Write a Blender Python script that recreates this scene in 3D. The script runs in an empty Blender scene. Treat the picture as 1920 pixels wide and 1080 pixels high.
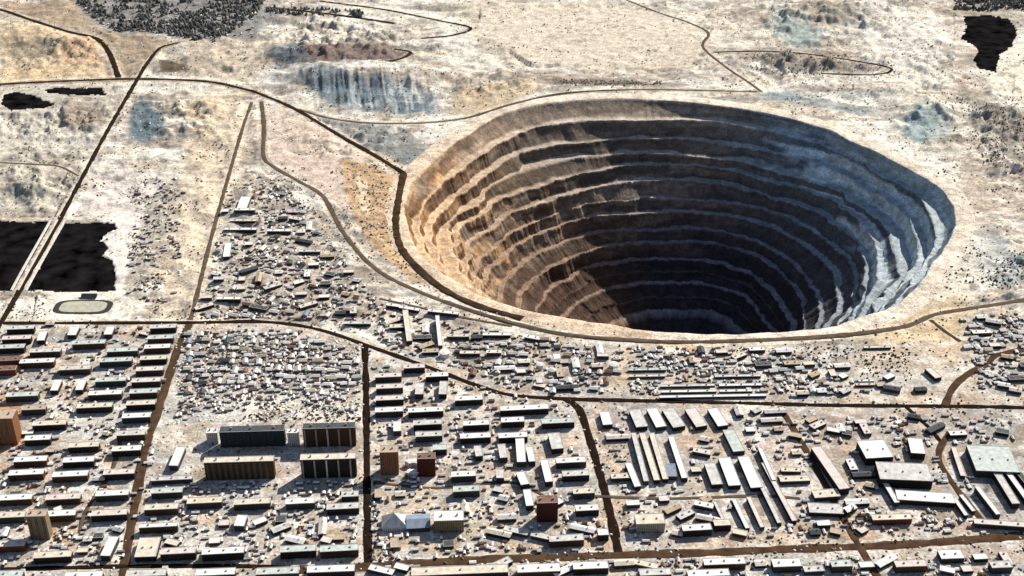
import bpy, math, random
import numpy as np
from math import radians, sin, cos, tan, pi

random.seed(7)
S = bpy.context.scene
COL = S.collection

# ------------------------------------------------------------------ camera, light, exposure
CAM_H = 1250.0
PITCH = radians(30.0)
FPX = 2407.0                       # focal length in photograph pixels (photo is 1920 wide)
cd = bpy.data.cameras.new('camera'); cam = bpy.data.objects.new('camera', cd); COL.objects.link(cam)
cam.location = (0, 0, CAM_H); cam.rotation_euler = (radians(90) - PITCH, 0, 0)
cd.sensor_width = 36.0; cd.lens = 36.0 * FPX / 1920.0
cd.clip_start = 5.0; cd.clip_end = 120000.0
S.camera = cam

SUN_EL = radians(36.0); SUN_AZ = radians(40.0)      # azimuth clockwise from +Y (away from the camera), towards +X
w = bpy.data.worlds.new('World'); S.world = w; w.use_nodes = True
nt = w.node_tree; nt.nodes.clear()
sky = nt.nodes.new('ShaderNodeTexSky'); sky.sky_type = 'NISHITA'; sky.sun_disc = False
sky.sun_elevation = SUN_EL; sky.sun_rotation = SUN_AZ
bg = nt.nodes.new('ShaderNodeBackground'); bg.inputs['Strength'].default_value = 0.065
wo = nt.nodes.new('ShaderNodeOutputWorld')
nt.links.new(sky.outputs['Color'], bg.inputs['Color']); nt.links.new(bg.outputs[0], wo.inputs[0])
sd = bpy.data.lights.new('sun', 'SUN'); so = bpy.data.objects.new('sun', sd); COL.objects.link(so)
sd.energy = 5.0; sd.angle = radians(0.5); sd.color = (1.0, 0.93, 0.82)
so.location = (2000, 3000, 3000)
# a sun lamp shines along its -Z: tilt about X, then turn to the azimuth
so.rotation_euler = (-(radians(90) - SUN_EL), 0, -SUN_AZ)
S.view_settings.view_transform = 'Standard'; S.view_settings.look = 'None'
S.view_settings.exposure = 0.36; S.view_settings.gamma = 1.0
try: S.view_settings.use_curve_mapping = False
except Exception: pass

# ------------------------------------------------------------------ where a place of the town lies on the ground
def hit(px, py, z=0.0):
    u = (px - 960.0) / FPX; v = (540.0 - py) / FPX
    dy = cos(PITCH) + v * sin(PITCH); dz = -sin(PITCH) + v * cos(PITCH)
    t = (z - CAM_H) / dz
    return u * t, dy * t
def pix(x, y, z=0.0):
    dz = z - CAM_H
    f = y * cos(PITCH) - dz * sin(PITCH); up = y * sin(PITCH) + dz * cos(PITCH)
    return 960.0 + FPX * x / f, 540.0 - FPX * up / f
GRID = radians(4.6)                # the street grid is turned a little

# ------------------------------------------------------------------ noise
def _hash(ix, iy, seed):
    n = (ix.astype(np.int64) * 374761393 + iy.astype(np.int64) * 668265263 + seed * 1442695041) & 0xffffffff
    n = ((n ^ (n >> 13)) * 1274126177) & 0xffffffff
    n = n ^ (n >> 16)
    return (n & 0xffff) / 65535.0
def vnoise(x, y, seed=0):
    x = np.asarray(x, float); y = np.asarray(y, float)
    ix = np.floor(x); iy = np.floor(y); fx = x - ix; fy = y - iy
    fx = fx * fx * (3 - 2 * fx); fy = fy * fy * (3 - 2 * fy)
    a = _hash(ix, iy, seed); b = _hash(ix + 1, iy, seed); c = _hash(ix, iy + 1, seed); d = _hash(ix + 1, iy + 1, seed)
    return (a + (b - a) * fx) * (1 - fy) + (c + (d - c) * fx) * fy
def fbm(x, y, seed=0, oct=4, g=0.5):
    s = 0; a = 1; t = 0
    for i in range(oct):
        s = s + a * vnoise(x * 2 ** i + 17.3 * i, y * 2 ** i - 9.1 * i, seed + i); t += a; a *= g
    return s / t
def sstep(a, b, x):
    t = np.clip((x - a) / (b - a), 0, 1); return t * t * (3 - 2 * t)

# ------------------------------------------------------------------ materials
MATS = {}
def mat(name, col, rough=0.85, noise=0.0, nscale=0.2, spec=0.3, bump=0.0, bscale=0.5, metal=0.0):
    if name in MATS: return MATS[name]
    m = bpy.data.materials.new(name); m.use_nodes = True; t = m.node_tree; b = t.nodes['Principled BSDF']
    b.inputs['Roughness'].default_value = rough; b.inputs['Specular IOR Level'].default_value = spec
    b.inputs['Metallic'].default_value = metal
    tc = t.nodes.new('ShaderNodeTexCoord')
    if noise > 0:
        n = t.nodes.new('ShaderNodeTexNoise'); n.inputs['Scale'].default_value = nscale; n.inputs['Detail'].default_value = 5
        g = t.nodes.new('ShaderNodeNewGeometry')
        t.links.new(g.outputs['Position'], n.inputs['Vector'])
        r = t.nodes.new('ShaderNodeValToRGB'); r.color_ramp.elements[0].position = 0.3; r.color_ramp.elements[1].position = 0.7
        r.color_ramp.elements[0].color = tuple(c * (1 - noise) for c in col) + (1,)
        r.color_ramp.elements[1].color = tuple(min(1, c * (1 + noise)) for c in col) + (1,)
        t.links.new(n.outputs['Fac'], r.inputs['Fac']); t.links.new(r.outputs['Color'], b.inputs['Base Color'])
        if bump:
            bp = t.nodes.new('ShaderNodeBump'); bp.inputs['Strength'].default_value = bump; bp.inputs['Distance'].default_value = bscale
            t.links.new(n.outputs['Fac'], bp.inputs['Height']); t.links.new(bp.outputs['Normal'], b.inputs['Normal'])
    else:
        b.inputs['Base Color'].default_value = tuple(col) + (1,)
    MATS[name] = m; return m

def vcol_mat(name, s1, s2, lo, hi, bump, bdist, rough=0.95):
    """vertex colour (the kind of soil or rock there, in places with painted shade) broken up by two world-space noises, plus bump"""
    m = bpy.data.materials.new(name); m.use_nodes = True; t = m.node_tree; b = t.nodes['Principled BSDF']
    b.inputs['Roughness'].default_value = rough; b.inputs['Specular IOR Level'].default_value = 0.15
    a = t.nodes.new('ShaderNodeVertexColor'); a.layer_name = 'soil'
    g = t.nodes.new('ShaderNodeNewGeometry')
    n1 = t.nodes.new('ShaderNodeTexNoise'); n1.inputs['Scale'].default_value = s1; n1.inputs['Detail'].default_value = 8; n1.inputs['Roughness'].default_value = 0.65
    n2 = t.nodes.new('ShaderNodeTexNoise'); n2.inputs['Scale'].default_value = s2; n2.inputs['Detail'].default_value = 4
    t.links.new(g.outputs['Position'], n1.inputs['Vector']); t.links.new(g.outputs['Position'], n2.inputs['Vector'])
    r1 = t.nodes.new('ShaderNodeMapRange'); r1.inputs['From Min'].default_value = 0.35; r1.inputs['From Max'].default_value = 0.62
    r1.inputs['To Min'].default_value = lo; r1.inputs['To Max'].default_value = hi
    t.links.new(n1.outputs['Fac'], r1.inputs['Value'])
    r2 = t.nodes.new('ShaderNodeMapRange'); r2.inputs['From Min'].default_value = 0.38; r2.inputs['From Max'].default_value = 0.6
    r2.inputs['To Min'].default_value = lo; r2.inputs['To Max'].default_value = hi
    t.links.new(n2.outputs['Fac'], r2.inputs['Value'])
    mu = t.nodes.new('ShaderNodeMath'); mu.operation = 'MULTIPLY'
    t.links.new(r1.outputs[0], mu.inputs[0]); t.links.new(r2.outputs[0], mu.inputs[1])
    vm = t.nodes.new('ShaderNodeVectorMath'); vm.operation = 'SCALE'
    t.links.new(a.outputs['Color'], vm.inputs[0]); t.links.new(mu.outputs[0], vm.inputs['Scale'])
    t.links.new(vm.outputs[0], b.inputs['Base Color'])
    bp = t.nodes.new('ShaderNodeBump'); bp.inputs['Strength'].default_value = bump; bp.inputs['Distance'].default_value = bdist
    t.links.new(n1.outputs['Fac'], bp.inputs['Height']); t.links.new(bp.outputs['Normal'], b.inputs['Normal'])
    return m

def wall_mat(name, wall, glass, sx=3.2, sz=2.8, fx=0.55, fz=0.5):
    """rendered wall with a grid of windows, laid out in the object's own metres"""
    if name in MATS: return MATS[name]
    m = bpy.data.materials.new(name); m.use_nodes = True; t = m.node_tree; b = t.nodes['Principled BSDF']
    tc = t.nodes.new('ShaderNodeTexCoord'); sp = t.nodes.new('ShaderNodeSeparateXYZ'); t.links.new(tc.outputs['Object'], sp.inputs[0])
    ad = t.nodes.new('ShaderNodeMath'); ad.operation = 'ADD'; t.links.new(sp.outputs['X'], ad.inputs[0]); t.links.new(sp.outputs['Y'], ad.inputs[1])
    def cell(sock, size, frac):
        d = t.nodes.new('ShaderNodeMath'); d.operation = 'DIVIDE'; d.inputs[1].default_value = size; t.links.new(sock, d.inputs[0])
        f = t.nodes.new('ShaderNodeMath'); f.operation = 'FRACT'; t.links.new(d.outputs[0], f.inputs[0])
        c = t.nodes.new('ShaderNodeMath'); c.operation = 'LESS_THAN'; c.inputs[1].default_value = frac; t.links.new(f.outputs[0], c.inputs[0])
        return c.outputs[0]
    a = cell(ad.outputs[0], sx, fx); c = cell(sp.outputs['Z'], sz, fz)
    mu = t.nodes.new('ShaderNodeMath'); mu.operation = 'MULTIPLY'; t.links.new(a, mu.inputs[0]); t.links.new(c, mu.inputs[1])
    mx = t.nodes.new('ShaderNodeMix'); mx.data_type = 'RGBA'
    mx.inputs[6].default_value = tuple(wall) + (1,); mx.inputs[7].default_value = tuple(glass) + (1,)
    t.links.new(mu.outputs[0], mx.inputs[0]); t.links.new(mx.outputs[2], b.inputs['Base Color'])
    b.inputs['Roughness'].default_value = 0.85; b.inputs['Specular IOR Level'].default_value = 0.1
    MATS[name] = m; return m

# ------------------------------------------------------------------ mesh helpers
def mesh_np(name, verts, faces, m=None, smooth=False, cols=None):
    """faces: (n,4) or (n,3) int array, or a list of lists"""
    me = bpy.data.meshes.new(name)
    verts = np.asarray(verts, dtype=np.float32)
    if isinstance(faces, np.ndarray):
        k = faces.shape[1]; nf = len(faces)
        me.vertices.add(len(verts)); me.vertices.foreach_set('co', verts.ravel())
        me.loops.add(nf * k); me.loops.foreach_set('vertex_index', faces.astype(np.int32).ravel())
        me.polygons.add(nf); me.polygons.foreach_set('loop_start', np.arange(0, nf * k, k, dtype=np.int32))
        me.polygons.foreach_set('loop_total', np.full(nf, k, dtype=np.int32))
        if smooth: me.polygons.foreach_set('use_smooth', np.ones(nf, dtype=bool))
        me.update(calc_edges=True)
    else:
        me.from_pydata([tuple(map(float, v)) for v in verts], [], faces); me.update()
        if smooth: me.polygons.foreach_set('use_smooth', np.ones(len(me.polygons), dtype=bool))
    if cols is not None:
        at = me.color_attributes.new('soil', 'FLOAT_COLOR', 'POINT')
        c = np.ones((len(verts), 4), np.float32); c[:, :3] = cols
        at.data.foreach_set('color', c.ravel())
    if m: me.materials.append(m)
    return me
def link(name, me, parent=None, loc=None):
    o = bpy.data.objects.new(name, me); COL.objects.link(o)
    if parent: o.parent = parent
    if loc is not None: o.location = loc
    return o
def tag(o, label=None, cat=None, group=None, kind=None):
    if label: o['label'] = label
    if cat: o['category'] = cat
    if group: o['group'] = group
    if kind: o['kind'] = kind
    return o

class MB:
    def __init__(s): s.v = []; s.f = []
    def box(s, x0, x1, y0, y1, z0, z1):
        n = len(s.v); s.v += [(x0,y0,z0),(x1,y0,z0),(x1,y1,z0),(x0,y1,z0),(x0,y0,z1),(x1,y0,z1),(x1,y1,z1),(x0,y1,z1)]
        s.f += [[n,n+3,n+2,n+1],[n+4,n+5,n+6,n+7],[n,n+1,n+5,n+4],[n+1,n+2,n+6,n+5],[n+2,n+3,n+7,n+6],[n+3,n,n+4,n+7]]; return s
    def gable(s, x0, x1, y0, y1, z0, h, ov=0.5, th=0.35):
        n = len(s.v); x0 -= ov; x1 += ov; y0 -= ov; y1 += ov; ym = (y0 + y1) / 2
        s.v += [(x0,y0,z0),(x1,y0,z0),(x1,y1,z0),(x0,y1,z0),(x0,y0,z0+th),(x1,y0,z0+th),(x1,y1,z0+th),(x0,y1,z0+th),(x0,ym,z0+h),(x1,ym,z0+h)]
        s.f += [[n,n+3,n+2,n+1],[n,n+1,n+5,n+4],[n+2,n+3,n+7,n+6],[n+1,n+2,n+6,n+9,n+5],[n+3,n,n+4,n+8,n+7],[n+4,n+5,n+9,n+8],[n+6,n+7,n+8,n+9]]; return s
    def cyl(s, x, y, r, z0, z1, k=16, r2=None):
        r2 = r if r2 is None else r2; n = len(s.v)
        for i in range(k):
            a = 2*pi*i/k; s.v.append((x+r*cos(a), y+r*sin(a), z0))
        for i in range(k):
            a = 2*pi*i/k; s.v.append((x+r2*cos(a), y+r2*sin(a), z1))
        for i in range(k): s.f.append([n+i, n+(i+1)%k, n+k+(i+1)%k, n+k+i])
        s.f.append([n+i for i in range(k)][::-1]); s.f.append([n+k+i for i in range(k)]); return s
    def mesh(s, name, m): return mesh_np(name, s.v, s.f, m)
    def build(s, name, m, parent=None, loc=None): return link(name, s.mesh(name, m), parent, loc)

def thing(name, label, cat, x, y, z=0, rz=0, group=None):
    o = bpy.data.objects.new(name, None); COL.objects.link(o); o.location = (x, y, z); o.rotation_euler = (0, 0, rz)
    o.empty_display_size = 2; return tag(o, label, cat, group)

# ------------------------------------------------------------------ the open pit: rim and benches traced as plan curves, each at its depth
PC = hit(1272, 393)
RIM = [(760,400),(762,370),(772,340),(800,315),(840,280),(880,252),(920,226),(960,207),(1020,195),(1080,188),(1140,185),(1200,186),(1260,190),(1320,196),(1380,203),(1440,213),
       (1500,228),(1560,246),(1610,272),(1660,294),(1700,315),(1740,338),(1768,358),(1784,385),(1788,410),(1783,440),(1768,468),(1745,500),(1715,545),(1685,572),(1640,588),(1590,603),
       (1540,616),(1480,622),(1400,625),(1320,625),(1260,624),(1200,619),(1140,608),(1080,599),(1020,588),(960,572),(900,553),(850,528),(810,500),(780,465),(764,430)]
RINGS = [
 (30, 13, [(785,418),(800,377),(840,338),(880,308),(920,282),(960,256),(1010,239),(1060,231),(1180,229),(1270,226),(1340,229),(1440,246),(1530,268),(1590,284),(1640,316),(1690,336),(1720,366),(1736,402),(1756,446)]),
 (64, 15, [(800,445),(812,400),(850,364),(890,332),(925,308),(960,292),(1020,279),(1080,270),(1200,261),(1330,264),(1440,284),(1500,301),(1560,318),(1620,344),(1680,388),(1712,430),(1732,470)]),
 (92, 22, [(812,470),(825,425),(860,388),(905,352),(960,328),(1020,312),(1080,299),(1130,292),(1300,292),(1400,305),(1440,320),(1500,336),(1560,352),(1620,383),(1670,420),(1708,460),(1722,500)]),
 (112, 10, [(828,490),(845,445),(880,405),(930,378),(960,364),(1010,350),(1060,335),(1130,318),(1230,308),(1300,310),(1370,321),(1440,336),(1500,348),(1545,364),(1600,399),(1628,440),(1644,480)]),
 (142, 12, [(855,510),(870,465),(910,428),(960,401),(1020,381),(1080,363),(1160,345),(1280,339),(1400,347),(1440,358),(1500,378),(1550,404),(1592,436),(1622,475),(1638,515)]),
 (172, 5, [(885,528),(900,490),(940,450),(1000,417),(1080,388),(1180,374),(1300,374),(1400,384),(1480,408),(1540,440),(1580,475),(1610,515)]),
 (200, 11, [(905,540),(925,500),(960,463),(1010,434),(1060,420),(1140,406),(1200,402),(1300,401),(1400,412),(1440,425),(1500,455),(1535,482),(1565,530)]),
 (232, 8, [(940,552),(960,515),(1000,480),(1060,452),(1130,436),(1200,430),(1300,428),(1380,440),(1440,462),(1490,495),(1520,540)]),
 (258, 9, [(975,560),(1000,525),(1060,490),(1130,466),(1200,456),(1300,453),(1380,466),(1440,492),(1475,525),(1500,570)]),
 (292, 11, [(1010,575),(1040,535),(1090,505),(1145,492),(1200,487),(1300,490),(1400,512),(1440,542),(1470,590)]),
 (335, 6, [(1060,590),(1100,560),(1160,540),(1230,532),(1300,533),(1370,546),(1410,570),(1430,600)]),
 (378, 8, [(1150,612),(1200,590),(1250,583),(1300,583),(1350,592),(1385,615)]),
]
NT = 2400
TH = np.linspace(-pi, pi, NT, endpoint=False)
def polar(pts, z):
    P = np.array([hit(x, y, z) for x, y in pts]) - np.array(PC)
    a = np.arctan2(P[:,1], P[:,0]); r = np.hypot(P[:,0], P[:,1]); i = np.argsort(a); return a[i], r[i]
def pinterp(a, r):
    a3 = np.concatenate([a - 2*pi, a, a + 2*pi]); r3 = np.concatenate([r, r, r]); v = np.interp(TH, a3, r3)
    k = np.hanning(61); k /= k.sum(); return np.convolve(np.concatenate([v[-30:], v, v[:30]]), k, 'valid')
a0, r0 = polar(RIM, 0.0); RIMR = pinterp(a0, r0)
thx, thy = np.cos(TH), np.sin(TH)
RIMR = RIMR + (fbm(thx*9, thy*9, 3, 4) - .5) * 14
def rim_r(x, y):
    a = np.arctan2(y - PC[1], x - PC[0]); return np.interp(a, np.append(TH, pi), np.append(RIMR, RIMR[0])), np.hypot(x - PC[0], y - PC[1])

def build_pit():
    RIDX = []; RFRAC = []
    prof = []                       # list of (r array, z array, kind array: 0 face, 1 berm)
    A = (fbm(thx*6, thy*6, 40, 3) - .5)
    prof.append((RIMR + 60, np.full(NT, -1.6), 2)); prof.append((RIMR + 34, np.full(NT, 0.7), 2)); prof.append((RIMR + 16, np.full(NT, 1.1), 2)); prof.append((RIMR + 3, np.full(NT, 0.9), 2)); prof.append((RIMR, np.full(NT, 0.0), 1)); RIDX += [-1]*5; RFRAC += [0]*5
    pr, pz = RIMR.copy(), np.zeros(NT)
    for i, (d, wd, pts) in enumerate(RINGS):
        PR0, PZ0 = pr, pz
        a, r = polar(pts, -d)
        rim = np.interp(a, np.append(TH, pi), np.append(RIMR, RIMR[0])); q = r / rim
        na = np.radians([-140, -115, -90, -65, -45]); keep = np.ones(len(na), bool)
        q0 = 1 - d / 560.0 * 0.95
        lo, hi = a.min(), a.max()
        vis = lambda t: False
        aa = list(a); qq = list(q)
        for t in na:
            if np.min(np.abs(np.angle(np.exp(1j*(a - t))))) > 0.25: aa.append(t); qq.append(q0)
        aa = np.array(aa); qq = np.array(qq); o = np.argsort(aa)
        R = pinterp(aa[o], qq[o]) * RIMR
        R = R + (fbm(thx*14+i*7, thy*14, 60+i, 4) - .5) * 13
        zz = -d + (fbm(thx*3+i*3, thy*3, 90+i, 2) - .5) * 9
        wv = wd * (1.3 if i < 6 else 1.0) * (0.6 + 0.9 * fbm(thx*5+i*5, thy*5, 120+i, 3))
        wv = wv * np.clip((fbm(thx*4+i*9, thy*4, 150+i, 3) - .30) * 6, .12, 1)
        dz = pz - zz
        R = np.minimum(R, pr - 0.30 * dz - wv)         # never steeper than about 73 degrees
        out = np.minimum(R + wv, pr - 0.22 * dz)
        n = max(5, int(np.mean(dz) / 3.2))
        def course(p0, z0, p1, z1, n, f0, f1):
            for k in range(1, n + 1):
                f = k / n; g = f + .06 * sin(f*pi); prof.append((p0 + (p1-p0)*f**1.15, z0 + (z1-z0)*g**.95, 0)); RIDX.append(i); RFRAC.append(f0+(f1-f0)*f)
        if np.mean(dz) > 37:                            # a narrow catch bench half-way down, missing in places
            fm = .5 + .16 * (fbm(thx*3+i*4, thy*3, 700+i, 3) - .5)
            pm = pr + (out - pr) * fm; zm = pz + (zz - pz) * fm
            wm_ = np.clip((fbm(thx*7+i*3, thy*7, 720+i, 3) - .40) * 14, .0, 1) * np.minimum(3.6, .28*np.abs(out - pr))
            course(pr, pz, pm + wm_, zm, max(3, n//2), 0, .5); prof.append((pm, zm - .2, 3)); RIDX.append(i); RFRAC.append(.5); course(pm, zm - .2, out, zz, max(3, n//2), .5, 1); n = 0
            prof[-1] = (out, zz, 1)
        for k in range(1, n + 1):
            f = k / n
            if k < n:
                g = f + 0.06 * sin(f * pi)              # slight concave scree foot
                prof.append((pr + (out - pr) * f ** 1.15, pz + (zz - pz) * g ** 0.95, 0)); RIDX.append(i); RFRAC.append(f)
            else: prof.append((out, zz, 1)); RIDX.append(i); RFRAC.append(1)
        for f in (0.35, 0.7, 1.0):
            prof.append((out + (R - out) * f, zz - 0.4 * f + (1.0 if f == 1.0 else 0), 1)); RIDX.append(i); RFRAC.append(1)
        pr, pz = R, zz + 0.6
    bot = pz.mean() - 42
    for f in (.25, .5, .75, 1): prof.append((pr * (1 - .4 * f), pz + (bot - pz) * f, 0))
    for f in (.6, .35, .12, 0.01): prof.append((pr * .6 * f, np.full(NT, bot) , 1))
    M = len(prof); RIDX += [-1]*(M-len(RIDX)); RFRAC += [0]*(M-len(RFRAC))
    R = np.stack([p[0] for p in prof]); Z = np.stack([p[1] for p in prof]); K = np.stack([np.full(NT, p[2]) for p in prof])
    T = np.broadcast_to(TH, R.shape)
    # gullies and rubble: radial and vertical displacement, stronger on the faces
    arc = T * 560
    seam = sstep(0, .06, np.abs(np.abs(T) - pi))
    gul = fbm(arc / 9, Z / 60, 200, 4) - .5; rub = fbm(arc / 17, Z / 11 + 50, 230, 4) - .5
    big = fbm(arc / 70, Z / 90, 260, 3) - .5
    m = (K == 0) * 1.0 + (K == 1) * 0.35 + (K == 3) * .6; m[:5] = 0
    m = m * (0.25 + 0.75 * seam)
    R2 = R + m * (gul * 2.2 + rub * 5 + big * 10); Z2 = Z + m * (rub * 5 + gul * 1.5)
    X = PC[0] + R2 * np.cos(T); Y = PC[1] + R2 * np.sin(T)
    V = np.stack([X, Y, Z2], -1).reshape(-1, 3)
    ii, jj = np.meshgrid(np.arange(M - 1), np.arange(NT), indexing='ij'); j2 = (jj + 1) % NT
    F = np.stack([ii*NT+jj, (ii+1)*NT+jj, (ii+1)*NT+j2, ii*NT+j2], -1).reshape(-1, 4)
    # kinds of rock: weathered orange limestone in the west, brown in the north, blue-grey kimberlite in the east; shade at depth painted in
    w_or = sstep(radians(112), radians(172), np.abs(T)); w_or = np.where(T < -pi/2 - .2, 1, w_or)
    w_bl = sstep(radians(82), radians(48), T) * (T > -1.7)
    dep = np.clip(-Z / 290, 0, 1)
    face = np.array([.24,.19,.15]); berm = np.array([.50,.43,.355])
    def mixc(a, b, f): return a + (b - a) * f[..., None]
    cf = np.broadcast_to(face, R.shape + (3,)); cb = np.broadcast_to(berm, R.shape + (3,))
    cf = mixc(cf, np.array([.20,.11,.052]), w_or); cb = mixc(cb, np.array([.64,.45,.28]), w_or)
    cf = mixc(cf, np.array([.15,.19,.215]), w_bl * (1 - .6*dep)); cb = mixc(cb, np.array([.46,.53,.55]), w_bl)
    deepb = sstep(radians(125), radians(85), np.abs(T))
    deepf = mixc(np.broadcast_to(np.array([.060,.036,.026]), R.shape + (3,)), np.array([.020,.024,.036]), deepb)  # shade of the deep pit put into the colour, brown-black turning navy
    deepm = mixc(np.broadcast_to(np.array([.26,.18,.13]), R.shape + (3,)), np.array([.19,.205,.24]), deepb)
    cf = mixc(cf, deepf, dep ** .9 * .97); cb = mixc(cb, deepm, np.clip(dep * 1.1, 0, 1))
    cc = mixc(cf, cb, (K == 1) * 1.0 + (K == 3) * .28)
    rimc = mixc(np.broadcast_to(np.array([.66,.57,.47]), R.shape + (3,)), np.array([.56,.40,.25]), w_or * .5)
    cc = np.where((K == 2)[..., None], rimc, cc)
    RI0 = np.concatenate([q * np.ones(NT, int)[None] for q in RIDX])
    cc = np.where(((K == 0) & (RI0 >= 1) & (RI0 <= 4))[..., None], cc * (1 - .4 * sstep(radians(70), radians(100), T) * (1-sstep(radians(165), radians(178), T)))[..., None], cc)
    strat = fbm(arc / 140, Z / 5.5 + T * 3, 300, 3); spill = fbm(arc / 26, Z / 16, 330, 4)
    mul = np.where(K == 0, .62 + .8 * strat, 1) * (.66 + .68 * spill)
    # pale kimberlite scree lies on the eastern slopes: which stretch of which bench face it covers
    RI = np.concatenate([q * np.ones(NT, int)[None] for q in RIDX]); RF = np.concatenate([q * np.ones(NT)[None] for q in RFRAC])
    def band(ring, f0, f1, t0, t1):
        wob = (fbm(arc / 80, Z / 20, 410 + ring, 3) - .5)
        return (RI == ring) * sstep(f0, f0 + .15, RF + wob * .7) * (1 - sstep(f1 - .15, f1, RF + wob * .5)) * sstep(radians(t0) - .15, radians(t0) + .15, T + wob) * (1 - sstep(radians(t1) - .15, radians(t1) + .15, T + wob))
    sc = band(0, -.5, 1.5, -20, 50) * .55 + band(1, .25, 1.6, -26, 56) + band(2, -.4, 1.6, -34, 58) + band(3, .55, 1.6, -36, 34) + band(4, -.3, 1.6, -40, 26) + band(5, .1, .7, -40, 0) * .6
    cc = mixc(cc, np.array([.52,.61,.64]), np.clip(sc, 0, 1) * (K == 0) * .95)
    so_ = sstep(.50, .62, fbm(arc / 50, Z / 24, 370, 3)) * w_or * (K == 0) * .85 * (dep < .8) * np.where((RI >= 1) & (RI <= 3), .35, 1)
    cc = mixc(cc, np.array([.48,.29,.145]), so_)
    so2 = sstep(.48, .62, fbm(arc / 90, Z / 14, 375, 4)) * (K == 0) * (1-dep)**.5 * (1 - w_bl) * np.where((RI >= 1) & (RI <= 3), .2, .6)
    cc = mixc(cc, np.array([.34,.27,.21]), so2)
    cc = cc * mul[..., None]
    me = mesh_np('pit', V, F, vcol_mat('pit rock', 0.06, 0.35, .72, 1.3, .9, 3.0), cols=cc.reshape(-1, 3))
    o = link('pit', me); tag(o, 'vast terraced open diamond pit with orange western walls and dark blue depths', None, None, 'structure')
build_pit()

# ------------------------------------------------------------------ polylines used by both the paint and the meshes
def line(pts, step=12.0):
    W = [hit(*p) for p in pts]; W = np.array(W)
    # Catmull-Rom through the points
    P = np.vstack([2*W[0]-W[1], W, 2*W[-1]-W[-2]]); out = []
    for i in range(1, len(P)-2):
        n = max(2, int(np.hypot(*(P[i+1]-P[i])) / step))
        for k in range(n):
            t = k / n
            out.append(.5*((2*P[i]) + (-P[i-1]+P[i+1])*t + (2*P[i-1]-5*P[i]+4*P[i+1]-P[i+2])*t*t + (-P[i-1]+3*P[i]-3*P[i+1]+P[i+2])*t**3))
    out.append(P[-2]); return np.array(out)
ROADS = [  # (name, px points, width m, material key, verge px width for the worn soil beside it)
 ('road', [(-60,162),(0,158),(120,152),(250,148),(380,152),(450,165),(490,177),(560,208),(640,256),(700,290),(757,325)], 12, 'dark', 9),
 ('road', [(-20,640),(12,588),(62,500),(112,412),(160,322),(200,248),(245,170),(258,148),(275,120),(300,90),(335,80)], 10, 'dark', 5),
 ('road', [(-60,10),(0,18),(60,38),(130,60),(180,72),(205,100),(222,145)], 14, 'dark', 6),
 ('road', [(472,192),(455,240),(420,360),(395,450),(375,530),(357,600)], 8, 'mid', 3),
 ('avenue', [(356,606),(335,650),(312,720),(292,780),(270,850),(256,930),(243,1000),(230,1085),(222,1130)], 13, 'brown', 11),
 ('road', [(490,190),(495,240),(494,292),(512,312),(560,340),(605,368),(640,430),(680,482),(720,515),(770,540),(850,572),(960,606),(1060,628),(1180,638),(1300,642),(1480,636),(1600,627),(1700,612),(1752,590),(1810,580),(1920,563),(2000,552)], 10, 'mid', 8),
 ('road', [(757,325),(748,370),(742,420),(752,465),(785,505),(835,545),(900,575),(980,598)], 12, 'rimroad', 10),
 ('street', [(-60,606),(0,606),(350,605),(480,603),(560,610),(620,624),(680,645),(740,666),(820,695),(900,725),(960,741),(1060,748),(1180,751),(1440,757),(1560,760),(1865,763),(1990,768)], 10, 'black', 6),
 ('street', [(684,648),(686,720),(687,800),(688,900),(689,1000),(690,1062)], 10, 'black', 7),
 ('street', [(1060,749),(1085,766),(1105,822),(1128,900),(1148,980),(1160,1040)], 12, 'black', 8),
 ('street', [(560,1068),(670,1064),(760,1058),(900,1050),(1160,1041),(1340,1036),(1440,1031),(1680,1022),(1920,1004),(2040,996)], 15, 'brown', 14),
 ('street', [(1462,762),(1500,825),(1545,905),(1588,985),(1610,1022),(1650,1090)], 10, 'brown', 6),
 ('road', [(1920,655),(1865,667),(1855,680),(1810,705),(1785,730),(1772,760)], 12, 'brown', 8),
 ('road', [(1745,600),(1770,620),(1800,640)], 8, 'brown', 4),
 ('road', [(1150,-10),(1230,22),(1290,42),(1328,62),(1318,88),(1360,125),(1400,152),(1428,172)], 8, 'mid', 3),
 ('road', [(560,205),(620,222),(700,231),(800,230),(880,220),(960,196),(1060,175),(1200,168),(1420,172)], 7, 'mid', 5),
 ('track', [(600,2),(720,18),(820,38),(882,52),(850,66),(790,72)], 10, 'dark', 3),
 ('track', [(500,14),(580,22),(660,32),(740,44)], 14, 'dark', 5),
 ('track', [(740,92),(770,98),(745,112),(690,118)], 9, 'dark', 3),
 ('track', [(1340,98),(1420,96),(1500,100),(1590,112),(1670,128),(1640,140),(1540,138)], 8, 'dark', 3),
 ('track', [(0,305),(60,308),(110,312),(148,330)], 5, 'mid', 2),
 ('track', [(1700,764),(1740,800),(1765,830)], 7, 'black', 3),
 ('street', [(1780,810),(1760,850),(1775,890),(1820,950),(1850,985)], 9, 'brown', 9),
 ('street', [(232,800),(210,880),(160,960),(150,1000)], 7, 'mid', 5),
 ('street', [(1100,930),(1250,935),(1420,930),(1500,935)], 6, 'mid', 5),
 ('street', [(700,905),(820,915),(960,905),(1030,935)], 6, 'mid', 5),
 ('street', [(0,1068),(240,1062),(480,1062),(560,1068)], 8, 'black', 5),
 ('track', [(712,560),(780,575),(850,592),(960,612)], 6, 'mid', 3),
]
for r in ROADS: assert len(r) == 5
LINES = [line(r[1]) for r in ROADS]

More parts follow.
